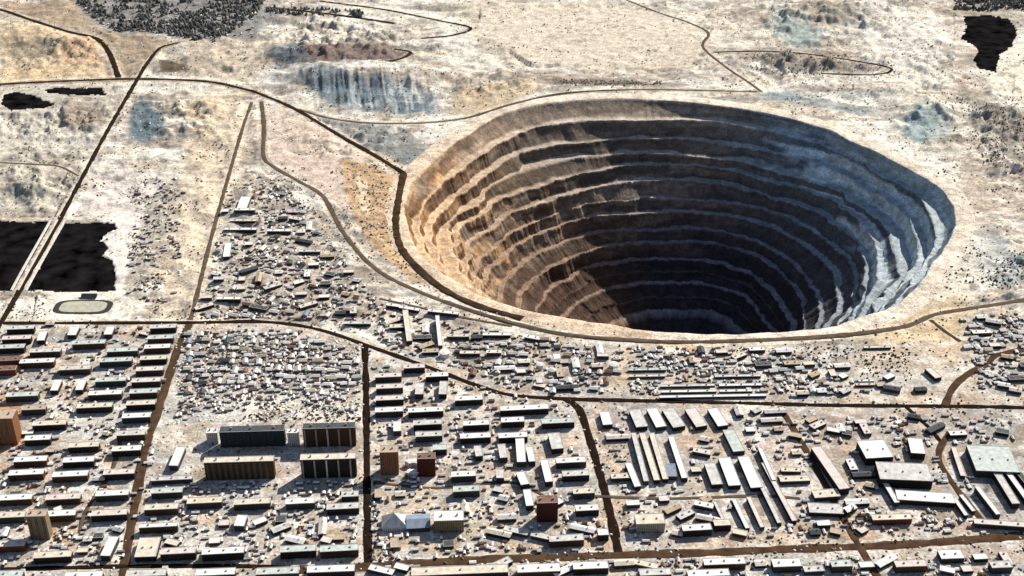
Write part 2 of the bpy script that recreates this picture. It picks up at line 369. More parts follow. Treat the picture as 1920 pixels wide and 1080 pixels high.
PONDS = [  # px outlines of water
 ('pond', [(-40,412),(60,417),(130,418),(215,416),(218,428),(200,436),(188,450),(205,462),(190,478),(212,490),(216,520),(214,545),(150,546),(80,543),(20,545),(-40,540)]),
 ('pond', [(8,176),(30,172),(56,176),(80,186),(104,194),(84,202),(50,204),(20,206),(4,194)]),
 ('pond', [(84,168),(110,163),(150,165),(192,163),(197,176),(160,178),(120,176),(90,174)]),
 ('pond', [(1806,30),(1850,28),(1890,34),(1908,60),(1898,85),(1876,100),(1866,134),(1836,128),(1824,112),(1836,95),(1830,85),(1804,74),(1812,50)]),
]

# ------------------------------------------------------------------ ground
ys = [-400.0, 100.0, 500.0, 800.0, 1000.0]
y = 1150.0
while y < 5200: ys.append(y); y += max(1.9, (y*y + CAM_H**2) / (CAM_H * FPX) * 2.0)
while y < 60000: ys.append(y); y += (y - 4700) * .35 + 80
YS = np.array(ys)
us = np.linspace(-.58, .58, 1340); us = np.concatenate([[-9,-5,-3,-2,-1.4,-1,-.8,-.66], us, [.66,.8,1,1.4,2,3,5,9]])
GX = us[None,:] * (YS[:,None] * .866 + 420); GY = np.broadcast_to(YS[:,None], GX.shape)
PXX, PYY = pix(GX, GY); PXX = np.where(GY < 700, -5000, PXX); PYY = np.where(GY < 700, 3000, PYY)

def seg_dist(px, py, pts):
    d = np.full(px.shape, 1e9)
    for (x0, y0), (x1, y1) in zip(pts[:-1], pts[1:]):
        m = (px > min(x0,x1)-60) & (px < max(x0,x1)+60) & (py > min(y0,y1)-60) & (py < max(y0,y1)+60)
        if not m.any(): continue
        ax, ay = px[m]-x0, py[m]-y0; bx, by = x1-x0, y1-y0; L = bx*bx+by*by + 1e-9
        t = np.clip((ax*bx+ay*by)/L, 0, 1); dd = np.hypot(ax-t*bx, (ay-t*by)*1.9)
        d[m] = np.minimum(d[m], dd)
    return d
def inpoly(px, py, pts):
    c = np.zeros(px.shape, bool); n = len(pts)
    for i in range(n):
        x0, y0 = pts[i]; x1, y1 = pts[(i+1) % n]
        if y0 == y1: continue
        k = ((y0 > py) != (y1 > py)) & (px < (x1-x0)*(py-y0)/(y1-y0)+x0); c ^= k
    return c

# relief ------------------------------------------------------------
TOWN = [(-400,600),(350,600),(480,598),(700,640),(1000,735),(1200,640),(1500,650),(1750,640),(2400,600),(2400,1400),(-400,1400)]
def relief(x, y):
    px, py = pix(x, y)
    wild = 1 - inpoly(px, py, TOWN) * .97
    near = np.clip((np.asarray(y) - 1300) / 800, 0.15, 1)
    h = (fbm(x/230, y/230, 500, 4) - .5) * 16 + (fbm(x/38, y/38, 520, 4) - .5) * 9 - np.abs(fbm(x/90, y/70, 530, 4) - .5) * 26
    rr, rd = rim_r(x, y); k = sstep(30, 190, rd - rr)
    h = h * wild * near * k
    h = h * (1 - .8 * (inpoly(px, py, [(500,196),(545,200),(745,330),(740,380),(650,400),(500,292)]) | inpoly(px, py, [(900,10),(1250,20),(1320,90),(1280,130),(1000,120),(900,60)]) | inpoly(px, py, [(215,400),(300,400),(240,600),(60,600),(70,550),(220,545)]) | inpoly(px, py, [(1905,90),(2000,60),(2000,240),(1900,190)])))
    for cx, cy, rx, ry, hh in BUMPS:
        h = h + hh * np.exp(-(((px-cx)/rx)**2 + ((py-cy)/ry)**2) ** 2) * k
    for pts, amp in HEAPS:
        xs_ = [p[0] for p in pts]; ys_ = [p[1] for p in pts]; cx, cy = sum(xs_)/len(pts), sum(ys_)/len(pts); rx, ry = (max(xs_)-min(xs_))/2, (max(ys_)-min(ys_))/2
        m = np.exp(-(((px-cx)/rx)**2 + ((py-cy)/ry)**2) ** 2 * .8)
        h = h + m * k * amp * (1.6*np.clip(fbm(x/26, y/30, 560+int(cx), 3) - .42, 0, 1) * 2 + .5*(.5 - np.abs(fbm(x/55, y/38, 561+int(cx), 3) - .5) * 3))
    fur = np.exp(-(((px-700)/120)**2 + ((py-170)/34)**2) ** 2); h = h + fur * (fbm(x/14 + y/90, y/260, 555, 3) - .5) * 16 * k
    return h
HEAPS = [([(1370,92),(1690,145)], 15), ([(1400,-10),(1700,80)], 13), ([(1815,170),(1960,340)], 13), ([(1670,195),(1800,290)], 11), ([(495,28),(780,125)], 13), ([(-40,185),(235,260)], 12), ([(0,280),(180,400)], 10),
         ([(255,180),(425,262)], 11), ([(1795,440),(1990,570)], 11), ([(850,130),(1010,200)], 10), ([(640,310),(760,500)], 9), ([(1700,60),(1810,190)], 9), ([(350,90),(500,145)], 6), ([(560,215),(820,310)], 8), ([(0,60),(210,150)], 8)]
BUMPS = [(690,140,150,20,30),(600,105,80,12,14),(40,60,70,16,12),(150,90,50,18,16),(280,225,36,20,-5),(1560,25,100,20,18),(1500,120,160,12,8),(1660,165,70,12,14),(1740,210,60,18,12),
         (1880,215,60,22,10),(60,355,40,10,12),(1840,560,60,8,7),(1900,310,50,30,8),(300,125,40,6,6)]
H = relief(GX, GY)
flatd = np.full(GX.shape, 1e9)
for (n_, p_, w_, k_, v_), L in zip(ROADS, LINES):
    flatd = np.minimum(flatd, seg_dist(PXX, PYY, p_))
H = H * sstep(3, 22, flatd)
wn = lambda s, a: (fbm(GX/s, GY/s, 700 + int(s), 3) - .5) * a
POOL = np.zeros(GX.shape, bool)
for nm, p in PONDS:
    xs_ = [q[0] for q in p]; ys_ = [q[1] for q in p]
    k = inpoly(PXX + wn(14, 10), PYY + wn(15, 5), p)
    box = (PXX > min(xs_)-14) & (PXX < max(xs_)+14) & (PYY > min(ys_)-6) & (PYY < max(ys_)+6)
    H = np.where(box, H * .15, H); H = np.where(k, -2.6, H); POOL |= k
# a raised causeway carries the road over the pond
cw = seg_dist(PXX, PYY, [(12,588),(62,500),(112,412),(160,322)]); H = np.where((cw < 14), np.maximum(H, 0.0), H); POOL &= ~(cw < 14)
FAR = (GY > 5300) | (np.abs(us)[None,:] > .62)
H = np.where(FAR, np.minimum(H, 0) * 0, H)

# soil colours --------------------------------------------------------
C = np.empty(GX.shape + (3,)); C[:] = (.50,.42,.335)
def blend(c, f): 
    global C
    C = C + (np.array(c) - C) * f[..., None]
n1 = fbm(GX/160, GY/160, 800, 5); n2 = fbm(GX/42, GY/42, 820, 5); n3 = fbm(GX/11, GY/11, 840, 3)
nstr = fbm(GX/90, GY/16, 860, 4)
blend((.66,.60,.50), sstep(.47,.60,n1)*.9); blend((.56,.45,.38), sstep(.52,.66,n2)*.5); blend((.42,.36,.29), sstep(.56,.72,nstr)*.6)
blend((.74,.69,.60), sstep(.52,.7,fbm(GX/60,GY/30,870,4))*.6)
blend((.22,.19,.15), sstep(.57,.66,fbm(GX/75,GY/60,880,5))*.55*sstep(.4,.55,n2))
ridge = np.abs(fbm(GX/130, GY/100, 970, 5) - .5); ridge2 = np.abs(fbm(GX/75, GY/45, 975, 5) - .5)
wildm = 1 - inpoly(PXX, PYY, TOWN)*1.0
blend((.20,.165,.125), (1-sstep(.006,.016,ridge))*wildm*.75*sstep(.40,.5,n1)); blend((.78,.74,.66), sstep(.016,.022,ridge)*(1-sstep(.03,.05,ridge))*wildm*.6)
blend((.25,.22,.18), (1-sstep(.006,.020,ridge2))*wildm*.6); blend((.75,.70,.60), sstep(.02,.03,ridge2)*(1-sstep(.045,.07,ridge2))*wildm*.5*sstep(.4,.6,n2))
blend((.27,.25,.22), sstep(.53,.61,fbm(GX/120, GY/34, 985, 5))*wildm*.7); blend((.76,.73,.65), sstep(.52,.6,fbm(GX/140, GY/60, 987, 5))*wildm*.7)
# yards and plots between the houses
cg, sg = cos(GRID), sin(GRID); U = GX*cg + GY*sg; W_ = -GX*sg + GY*cg
U = U + (fbm(GX/60, GY/60, 991, 2)-.5)*16; W_ = W_ + (fbm(GX/60, GY/60, 992, 2)-.5)*16
ci = np.floor(U/34); ui = U/34 - ci; cj = np.floor(W_/(26) + _hash(ci, ci*0, 5)); wj = W_/26 + _hash(ci, ci*0, 5) - cj
hv = _hash(ci, cj, 77); town_ = 1 - wildm
for lo, hi, c, f in ((0,.22,(.70,.66,.60),.75),(.22,.36,(.27,.22,.17),.6),(.36,.50,(.36,.35,.33),.7),(.50,.62,(.54,.40,.28),.6),(.62,.70,(.17,.15,.12),.6),(.70,.78,(.60,.52,.44),.7)):
    blend(c, ((hv >= lo) & (hv < hi))*town_*f*sstep(.3,.5,n2))
edge = np.minimum(np.minimum(ui, 1-ui)*34, np.minimum(wj, 1-wj)*26)
blend((.13,.10,.08), (edge < 1.0)*town_*.55*(_hash(ci, cj, 78) > .45)); blend((.78,.75,.70), ((edge > 1.0) & (edge < 2.6))*town_*.4)
def patch(cx, cy, rx, ry, c, s=1.0, rot=0, edge=.35, ns=30):
    a = radians(rot); dx = PXX-cx; dy = (PYY-cy)
    ex = (dx*cos(a)+dy*sin(a))/rx; ey = (-dx*sin(a)+dy*cos(a))/ry
    m = (np.abs(ex) < 2) & (np.abs(ey) < 2)
    if not m.any(): return
    d = np.hypot(ex[m], ey[m]) + (fbm(GX[m]/ns, GY[m]/ns, int(abs(cx))+11, 4)-.5)*1.3
    f = (1 - sstep(1-edge, 1+edge, d)) * min(1, s*1.1) * (.6+.4*sstep(.38,.54,n2[m]))
    C[m] = C[m] + (np.array(c) - C[m]) * f[:, None]
BLUE=(.17,.22,.25); TEAL=(.36,.42,.40); ORG=(.62,.38,.19); TAN=(.42,.33,.25); GREY=(.26,.25,.25); PALE=(.74,.70,.62); DARK=(.08,.07,.06); SAND=(.66,.52,.34); OLIVE=(.30,.27,.19); GBR=(.24,.19,.15)
for p in [
 (290,25,240,38,GREY,.95),(150,20,150,24,TAN,.8),(250,110,42,36,TAN,.9),(60,60,120,24,SAND,.6),(100,95,90,28,OLIVE,.6),(160,85,40,18,ORG,.5),(80,135,110,12,ORG,.55),
 (330,122,34,9,DARK,.8),(400,120,90,18,TAN,.6),(545,100,45,20,BLUE,.8),(600,105,110,18,GBR,.8),(690,98,85,12,DARK,.5),(520,18,120,10,GREY,.7),
 (640,170,75,26,BLUE,.95,18),(740,188,75,22,BLUE,.85,8),(700,265,85,22,(.2,.22,.23),.7,30),(790,295,60,18,(.2,.21,.2),.6,25),(610,240,60,8,(.3,.3,.3),.5,28),  # the BLUE pair paints shade on the embankment front
 (1000,60,200,50,PALE,.8),(1120,90,200,30,(.68,.60,.50),.6),(1140,155,140,3,DARK,.8),(1080,150,60,3,DARK,.5),(950,140,220,12,TAN,.4),
 (1500,60,60,22,TEAL,.8,20),(1560,30,70,25,OLIVE,.5),(1610,35,45,22,GREY,.4),(1420,110,80,12,DARK,.45,8),(1590,124,80,10,DARK,.45),(1480,180,50,10,(.25,.32,.34),.7),(1700,75,90,60,PALE,.8),
 (1740,230,42,32,TEAL,.75,30),(1640,200,80,12,TEAL,.3,20),(1850,195,60,18,GBR,.6,35),(1900,230,50,30,DARK,.5,30),(1880,490,60,34,(.35,.41,.43),.7,40),(1860,20,70,14,OLIVE,.8),
 (275,230,36,38,BLUE,.8,20),(262,225,20,34,(.10,.15,.18),.8,10),(380,210,50,28,SAND,.5),(340,180,40,8,GBR,.6),(378,203,18,8,DARK,.5),
 (60,220,120,12,GREY,.35),(150,225,60,16,GBR,.7,-8),(70,355,50,12,GREY,.75),(60,270,160,20,PALE,.6),(60,340,160,18,(.5,.44,.38),.6),(40,385,120,8,PALE,.7),
 (250,370,70,45,(.72,.66,.62),.9),(235,450,42,60,(.80,.74,.68),.95,-30),(310,430,35,100,TAN,.5,12),(395,320,45,200,SAND,.55,12),(340,520,30,60,SAND,.5),
 (140,572,90,24,PALE,1.0),(600,270,100,62,(.60,.52,.44),.95,30),(560,255,60,40,(.64,.58,.48),.8,20),
 (700,360,40,70,ORG,.45,-12),(740,440,26,80,ORG,.5,-30),(700,320,50,30,SAND,.9),(800,520,60,16,(.60,.40,.24),.7,30),
 (800,500,120,14,PALE,.7,38),(950,590,160,10,PALE,.9,12),(1300,632,420,7,SAND,.6),(1290,648,34,12,ORG,.9),(1330,655,180,12,PALE,.6),(1640,600,160,14,SAND,.8,-8),(1720,640,90,34,SAND,.7),
 (1680,670,90,22,(.70,.58,.44),.8),(1770,560,60,40,SAND,.5,-30),(1800,480,60,60,PALE,.5),(1900,150,40,80,PALE,.9),(1660,260,110,16,PALE,.9,28),(1760,330,40,60,PALE,.7),
 (600,590,200,16,TAN,.35),(500,560,120,24,(.55,.48,.41),.4),
 # in town
 (20,800,36,90,(.50,.24,.12),.85),(110,990,70,26,(.52,.32,.18),.8),(10,690,30,14,(.36,.12,.07),.7),(100,690,60,10,SAND,.7),(80,625,60,20,OLIVE,.5),(215,630,34,34,(.24,.27,.26),.6),
 (320,870,50,34,(.42,.46,.48),.8),(450,760,60,26,PALE,.9),(620,770,60,16,PALE,.7),(440,925,120,26,(.45,.43,.38),.7),(400,1000,110,30,(.50,.49,.46),.8),(580,870,90,60,(.45,.40,.36),.6),
 (760,940,90,24,SAND,.8),(960,1030,240,16,(.45,.33,.22),.8),(1060,850,60,70,(.60,.46,.38),.5),(900,980,60,30,(.60,.46,.30),.6),(870,970,30,20,PALE,.5),
 (1160,800,40,60,(.46,.34,.27),.8,15),(1160,700,40,40,SAND,.6),(1410,780,60,22,PALE,1.0),(1480,860,50,40,(.62,.50,.42),.8),(1560,800,90,30,(.38,.30,.23),.8),(1690,870,160,60,(.34,.28,.23),.9),
 (1700,780,180,14,(.42,.34,.29),.8),(1860,790,90,40,(.32,.28,.23),.8),(1880,730,70,30,(.50,.42,.34),.7),(1420,1010,300,20,(.45,.30,.20),.8,-3),(1760,1040,180,20,(.36,.28,.22),.6),(1560,960,60,30,GBR,.6),
 (1300,850,60,80,(.50,.44,.40),.6,15),(1880,930,60,60,(.12,.14,.15),.9,30),(870,1010,30,30,OLIVE,.6),(1640,1050,26,40,(.30,.14,.08),.7),(1260,1060,200,14,(.5,.44,.38),.5),
 (1100,700,70,26,(.55,.45,.38),.4),
]: patch(*p)
def poly(pts, c, s=1.0, warp=14, soft=None, stripe=None):
    global C
    xs_ = [p[0] for p in pts]; ys_ = [p[1] for p in pts]
    b = (PXX > min(xs_)-30) & (PXX < max(xs_)+30) & (PYY > min(ys_)-20) & (PYY < max(ys_)+20)
    gx, gy = GX[b], GY[b]; f = np.zeros(gx.shape)
    for k in range(4):
        f += inpoly(PXX[b] + (fbm(gx/26, gy/26, 1200+k, 4)-.5)*warp*2, PYY[b] + (fbm(gx/26, gy/26, 1300+k, 4)-.5)*warp*.9, pts) / 4
    if stripe: f = f * (1 - stripe[1] + stripe[1]*sstep(.4,.6,fbm(gx/stripe[0], gy/(stripe[0]*9), 1400, 3)))
    C[b] = C[b] + (np.array(c) - C[b]) * (f*s)[:, None]
poly([(180,60),(225,100),(260,150),(225,150),(175,72),(60,38),(0,18),(0,0),(130,0),(170,50),(330,80),(285,105),(262,140)], (.36,.28,.20), .85, 6)
poly([(0,60),(90,48),(170,80),(215,145),(120,150),(0,156)], (.58,.45,.29), .75, 16)
poly([(10,80),(110,74),(150,90),(60,112),(10,104)], (.24,.22,.17), .7, 24)
poly([(120,75),(175,85),(190,118),(110,115)], (.64,.42,.27), .7, 24)
poly([(135,-10),(500,-10),(505,40),(470,85),(330,66),(200,50)], (.24,.235,.23), .85, 18)
poly([(350,70),(480,70),(485,150),(350,146)], (.50,.43,.34), .8, 12)
poly([(298,112),(350,118),(352,134),(300,134)], (.10,.075,.05), .9, 8)
poly([(500,98),(560,88),(720,84),(775,98),(740,118),(650,132),(520,128)], (.17,.125,.11), .85, 14)
poly([(502,95),(560,92),(590,122),(520,126)], (.12,.155,.18), .8, 10)
poly([(562,140),(660,150),(760,160),(812,168),(825,205),(760,212),(660,202),(600,180)], (.145,.19,.22), .95, 9, stripe=(9,.55))  # bluish shade of the embankment face put into the ground colour, striped
poly([(570,205),(640,222),(760,240),(815,290),(790,316),(700,282),(620,238)], (.235,.25,.245), .9, 8, stripe=(7,.4))
poly([(860,165),(980,150),(1020,170),(960,190),(900,215),(840,215)], (.50,.38,.24), .7, 14)
poly([(800,300),(850,262),(960,200),(1000,190),(880,230),(800,290)], (.42,.30,.19), .8, 6)
poly([(500,196),(545,200),(640,262),(745,330),(740,380),(650,400),(600,360),(500,292)], (.62,.51,.42), 1.0, 5)
poly([(640,300),(700,312),(750,335),(742,400),(756,470),(800,515),(860,548),(820,545),(740,500),(680,440),(650,370)], (.52,.35,.20), .95, 9)
poly([(665,330),(690,340),(700,400),(680,410)], (.72,.60,.42), .8, 16)
poly([(700,430),(760,490),(830,540),(790,525),(720,470)], (.68,.48,.28), .8, 8)
poly([(462,195),(478,195),(440,330),(402,470),(372,596),(300,596),(320,440),(368,330),(430,205)], (.66,.56,.43), .95, 5)
poly([(262,196),(300,210),(285,262),(250,262),(246,225)], (.13,.18,.205), .95, 12)
poly([(0,310),(140,316),(160,330),(100,410),(0,408)], (.50,.43,.35), .7, 8)
poly([(10,350),(60,345),(90,372),(20,378)], (.20,.23,.20), .85, 12)
poly([(175,338),(275,335),(290,352),(240,400),(140,410)], (.70,.62,.56), .9, 8)
poly([(215,415),(250,405),(300,400),(270,470),(225,540),(218,500),(190,465)], (.80,.72,.66), .95, 8)
poly([(275,370),(330,330),(345,360),(300,470),(270,560),(235,545)], (.38,.35,.29), .7, 16)
poly([(70,552),(220,548),(245,560),(238,598),(55,598)], (.80,.74,.64), .95, 5)
poly([(1445,45),(1500,40),(1530,70),(1500,88),(1450,70)], (.34,.40,.38), .7, 18)
poly([(1700,215),(1745,205),(1765,240),(1730,275),(1690,250)], (.30,.38,.39), .8, 16)
poly([(1440,168),(1530,182),(1640,200),(1620,212),(1500,196),(1440,184)], (.26,.31,.33), .7, 12)
poly([(1880,90),(1990,60),(1990,240),(1900,200),(1850,150)], (.72,.67,.55), .95, 8)
poly([(850,0),(1150,0),(1300,50),(1330,110),(1200,135),(1000,120),(900,90)], (.63,.55,.44), .85, 22)
poly([(1640,640),(1780,630),(1800,680),(1700,690)], (.68,.53,.36), .8, 10)
poly([(1700,590),(1790,560),(1830,580),(1780,640),(1700,625)], (.56,.44,.27), .8, 12)
poly([(345,622),(560,622),(672,662),(675,728),(560,745),(330,745)], (.33,.30,.27), .6, 14)
poly([(440,735),(560,740),(560,790),(470,790)], (.74,.69,.58), .85, 14)
poly([(400,480),(430,370),(540,360),(600,430),(700,560),(690,598),(560,596),(375,592)], (.36,.31,.26), .5, 22)
poly([(840,640),(960,625),(1130,650),(1172,690),(1130,738),(1060,740),(960,728),(860,695)], (.34,.28,.23), .55, 16)
poly([(1262,640),(1310,638),(1325,652),(1290,662),(1262,652)], (.66,.40,.18), .9, 8)
poly([(1140,670),(1180,690),(1190,745),(1120,745),(1125,700)], (.50,.39,.27), .8, 10)
poly([(-10,160),(240,156),(200,250),(110,400),(-10,400)], (.46,.43,.36), .55, 40)
poly([(120,190),(205,210),(190,235),(120,240)], (.24,.18,.14), .7, 26)
poly([(1370,92),(1440,90),(1600,108),(1680,130),(1600,142),(1450,130)], (.25,.20,.17), .55, 22)
poly([(1840,185),(1940,230),(1940,330),(1880,300)], (.30,.27,.22), .6, 30)
for (n_, p_, w_, k_, v_), L in zip(ROADS, LINES):       # worn brown soil along the roads
    d = seg_dist(PXX, PYY, p_) + (n3-.5)*4
    blend({'rimroad':(.22,.14,.08),'dark':(.26,.20,.14),'mid':(.40,.33,.26),'brown':(.36,.26,.18),'black':(.34,.26,.20)}[k_], (1-sstep(v_*.35, v_*1.05, d))*.8)
    blend((.74,.69,.60), sstep(v_*.95, v_*1.2, d)*(1-sstep(v_*1.4, v_*1.9, d))*.5)
# pale gully streaks over the waste slope, whose blue is painted shade
gl = sstep(.5,.7,fbm(GX/7+GY/60, GY/120, 900, 2)); m_ = (PXX>500)&(PXX<830)&(PYY>125)&(PYY<215)
blend((.55,.58,.58), gl*m_*.45)
town = inpoly(PXX, PYY, TOWN)*1.0
blend((.46,.385,.31), town*.38*sstep(.38,.55,fbm(GX/50,GY/35,925,4)))
blend((.56,.40,.27), town*.5*sstep(.52,.68,fbm(GX/70,GY/50,927,4)))
blend((.40,.42,.42), town*.5*sstep(.54,.66,fbm(GX/60,GY/45,929,4)))
blend((.30,.26,.22), sstep(.60,.72,fbm(GX/24,GY/24,930,4))*town*.55)
blend((.74,.72,.68), sstep(.55,.68,fbm(GX/30,GY/18,950,4))*town*.5)
blend((.20,.17,.13), sstep(.62,.72,fbm(GX/18,GY/12,960,4))*(1-town)*.6*(n1<.55))
C = np.where(POOL[..., None], np.array([.03,.028,.026]), C)
C = np.where(FAR[..., None], np.array([.50,.44,.37]), C)
C = C * (.66 + .34 * n3[..., None] + .34 * fbm(GX/24, GY/20, 990, 3)[..., None])
NR, NCX = GX.shape
V = np.stack([GX, GY, H], -1).reshape(-1, 3)
ii, jj = np.meshgrid(np.arange(NR-1), np.arange(NCX-1), indexing='ij')
F = np.stack([ii*NCX+jj, ii*NCX+jj+1, (ii+1)*NCX+jj+1, (ii+1)*NCX+jj], -1).reshape(-1, 4)
rr, rd = rim_r(V[:,0], V[:,1]); ins = rd < rr + 22
F = F[~ins[F].any(1)]
g = link('ground', mesh_np('ground', V, F, vcol_mat('ground soil', 0.045, 0.22, .74, 1.22, .8, 2.2), smooth=True, cols=C.reshape(-1, 3)))
tag(g, 'pale dusty snow-streaked ground with brown and blue patches', None, None, 'structure')
def gh(x, y):
    i = np.clip(np.searchsorted(YS, y) - 1, 0, NR-2); ty = (y - YS[i]) / (YS[i+1]-YS[i])
    u = x / (y*.866+420); j = int(np.clip(np.searchsorted(us, u) - 1, 0, NCX-2))
    tx = (u-us[j])/(us[j+1]-us[j]); return (H[i,j]*(1-tx)+H[i,j+1]*tx)*(1-ty)+(H[i+1,j]*(1-tx)+H[i+1,j+1]*tx)*ty

# ------------------------------------------------------------------ water
wm = mat('pond water', (.010,.009,.010), rough=.8, spec=0, noise=.95, nscale=.03)
for nm, p in PONDS:
    P = [hit(*q) for q in p]; cx = sum(a for a, b in P)/len(P); cy = sum(b for a, b in P)/len(P)
    me = mesh_np('water', [(cx+(a-cx)*1.06, cy+(b-cy)*1.06, -1.4) for a, b in P], [list(range(len(P)))[::-1]], wm)
    if me.polygons[0].normal.z < 0: me.flip_normals()
    tag(link('water', me), 'still black pond water', None, None, 'structure')

# ------------------------------------------------------------------ roads as draped strips
RM = {'rimroad': mat('rim road', (.055,.036,.022), spec=0, noise=.5, nscale=.05), 'dark': mat('dark road', (.030,.020,.013), spec=0, noise=.35, nscale=.08), 'mid': mat('dirt road', (.12,.09,.065), spec=0, noise=.3, nscale=.08),
      'brown': mat('brown road', (.085,.052,.032), spec=0, noise=.35, nscale=.06), 'black': mat('asphalt road', (.022,.014,.010), spec=0, noise=.35, nscale=.08)}
for ri, ((nm, p_, w_, k_, v_), L) in enumerate(zip(ROADS, LINES)):
    t = np.gradient(L, axis=0); t /= np.hypot(t[:,0], t[:,1])[:,None] + 1e-9; nrm = np.stack([-t[:,1], t[:,0]], -1)
    wv = w_*.5*(.55+.9*fbm(L[:,0]/16, L[:,1]/16, 40+ri, 4))[:,None]
    zz = .25 + .012*ri; vs = []; fs = []
    for k, off in enumerate((-1.25,-1,-.33,.33,1,1.25)):
        Q = L + nrm*wv*off
        vs.append(np.stack([Q[:,0], Q[:,1], np.array([gh(a, b) for a, b in Q]) + (zz if abs(off) <= 1 else -.5)], -1))
    n = len(L); V_ = np.concatenate(vs)
    # keep the strip clear of the pit apron
    rr, rd = rim_r(V_[:,0], V_[:,1]); V_[:,2] += np.where(rd < rr+60, 1.6, 0)
    for k in range(5):
        for i in range(n-1): fs.append([k*n+i, k*n+i+1, (k+1)*n+i+1, (k+1)*n+i])
    me = mesh_np(nm, V_, np.array(fs), RM[k_])
    if np.mean([q.normal.z for q in list(me.polygons)[:20]]) < 0: me.flip_normals()
    tag(link(nm, me), None, None, None, 'structure')
# pale banks on both sides of the causeway over the pond
for off in (-17, -4, 10):
    L = line([(112+off,412),(62+off,500),(38+off,544)], 10); P = []
    for a, b in L: P += [(a-1.9, b, .5), (a+1.9, b, .5)]
    for a, b in L: P += [(a-3.2, b, -2.5), (a+3.2, b, -2.5)]
    n = len(L); f = []
    for i in range(n-1): f += [[2*i,2*i+1,2*i+3,2*i+2], [2*n+2*i,2*i,2*i+2,2*n+2*i+2], [2*i+1,2*n+2*i+1,2*n+2*i+3,2*i+3]]
    me = mesh_np('bank', P, f, mat('pale bank', (.66,.62,.56), noise=.2, nscale=.1))
    if me.polygons[0].normal.z < 0: me.flip_normals()
    tag(link('embankment', me), None, None, None, 'structure')

# ------------------------------------------------------------------ town kit
ORD = ['first','second','third','fourth','fifth','sixth','seventh','eighth','ninth','tenth','eleventh','twelfth','thirteenth','fourteenth','fifteenth','sixteenth','seventeenth','eighteenth','nineteenth','twentieth']
def ordn(n):
    if n < 20: return ORD[n]
    t = {2:'twenty',3:'thirty',4:'forty'}[(n+1)//10]; r = (n+1) % 10
    return t + '-' + ORD[r-1] if r else {2:'twentieth',3:'thirtieth',4:'fortieth'}[(n+1)//10]
ROOF = {'white': mat('snowy roof', (.86,.84,.80), noise=.14, nscale=.12), 'cream': mat('cream roof', (.70,.63,.52), noise=.2, nscale=.15),
        'grey': mat('grey roof', (.60,.59,.57), noise=.24, nscale=.15), 'green-grey': mat('green grey roof', (.54,.60,.57), noise=.22, nscale=.15),
        'pinkish': mat('pinkish roof', (.70,.61,.57), noise=.2, nscale=.15), 'blue': mat('blue roof', (.24,.29,.38), noise=.2, nscale=.12),
        'rust': mat('rust roof', (.22,.12,.085), noise=.25, nscale=.2), 'dark': mat('dark roof', (.07,.08,.09), noise=.3, nscale=.2), 'tan': mat('tan roof', (.5,.40,.29), noise=.2, nscale=.2)}
WALL = {'grey': wall_mat('grey panel wall', (.055,.05,.047), (.03,.035,.04)), 'brown': wall_mat('brown brick wall', (.085,.047,.026), (.03,.03,.03)),
        'red': wall_mat('red brick wall', (.19,.055,.032), (.04,.03,.03)), 'orange': wall_mat('orange wall', (.27,.115,.05), (.06,.04,.03)),
        'navy': wall_mat('blue grey wall', (.045,.06,.072), (.02,.025,.03)), 'beige': wall_mat('beige wall', (.42,.36,.29), (.05,.05,.05)),
        'maroon': wall_mat('maroon wall', (.085,.024,.018), (.02,.01,.01)), 'white': wall_mat('white wall', (.62,.60,.57), (.06,.06,.07)), 'yellow': wall_mat('ochre wall', (.27,.21,.12), (.04,.04,.03)),
        'dark': wall_mat('dark wall', (.03,.023,.02), (.02,.02,.02))}
TRIM = mat('roof trim', (.62,.58,.53)); SHAFT = mat('lift shaft', (.33,.30,.27)); VENT = mat('vent metal', (.18,.18,.18)); BALC = mat('balcony concrete', (.20,.14,.10)); DOORM = mat('door paint', (.08,.06,.05))
rnd = random.Random(5)
BOXES = []     # footprints in px so that huts and scrub keep clear: (px, py, halfw, halfh)

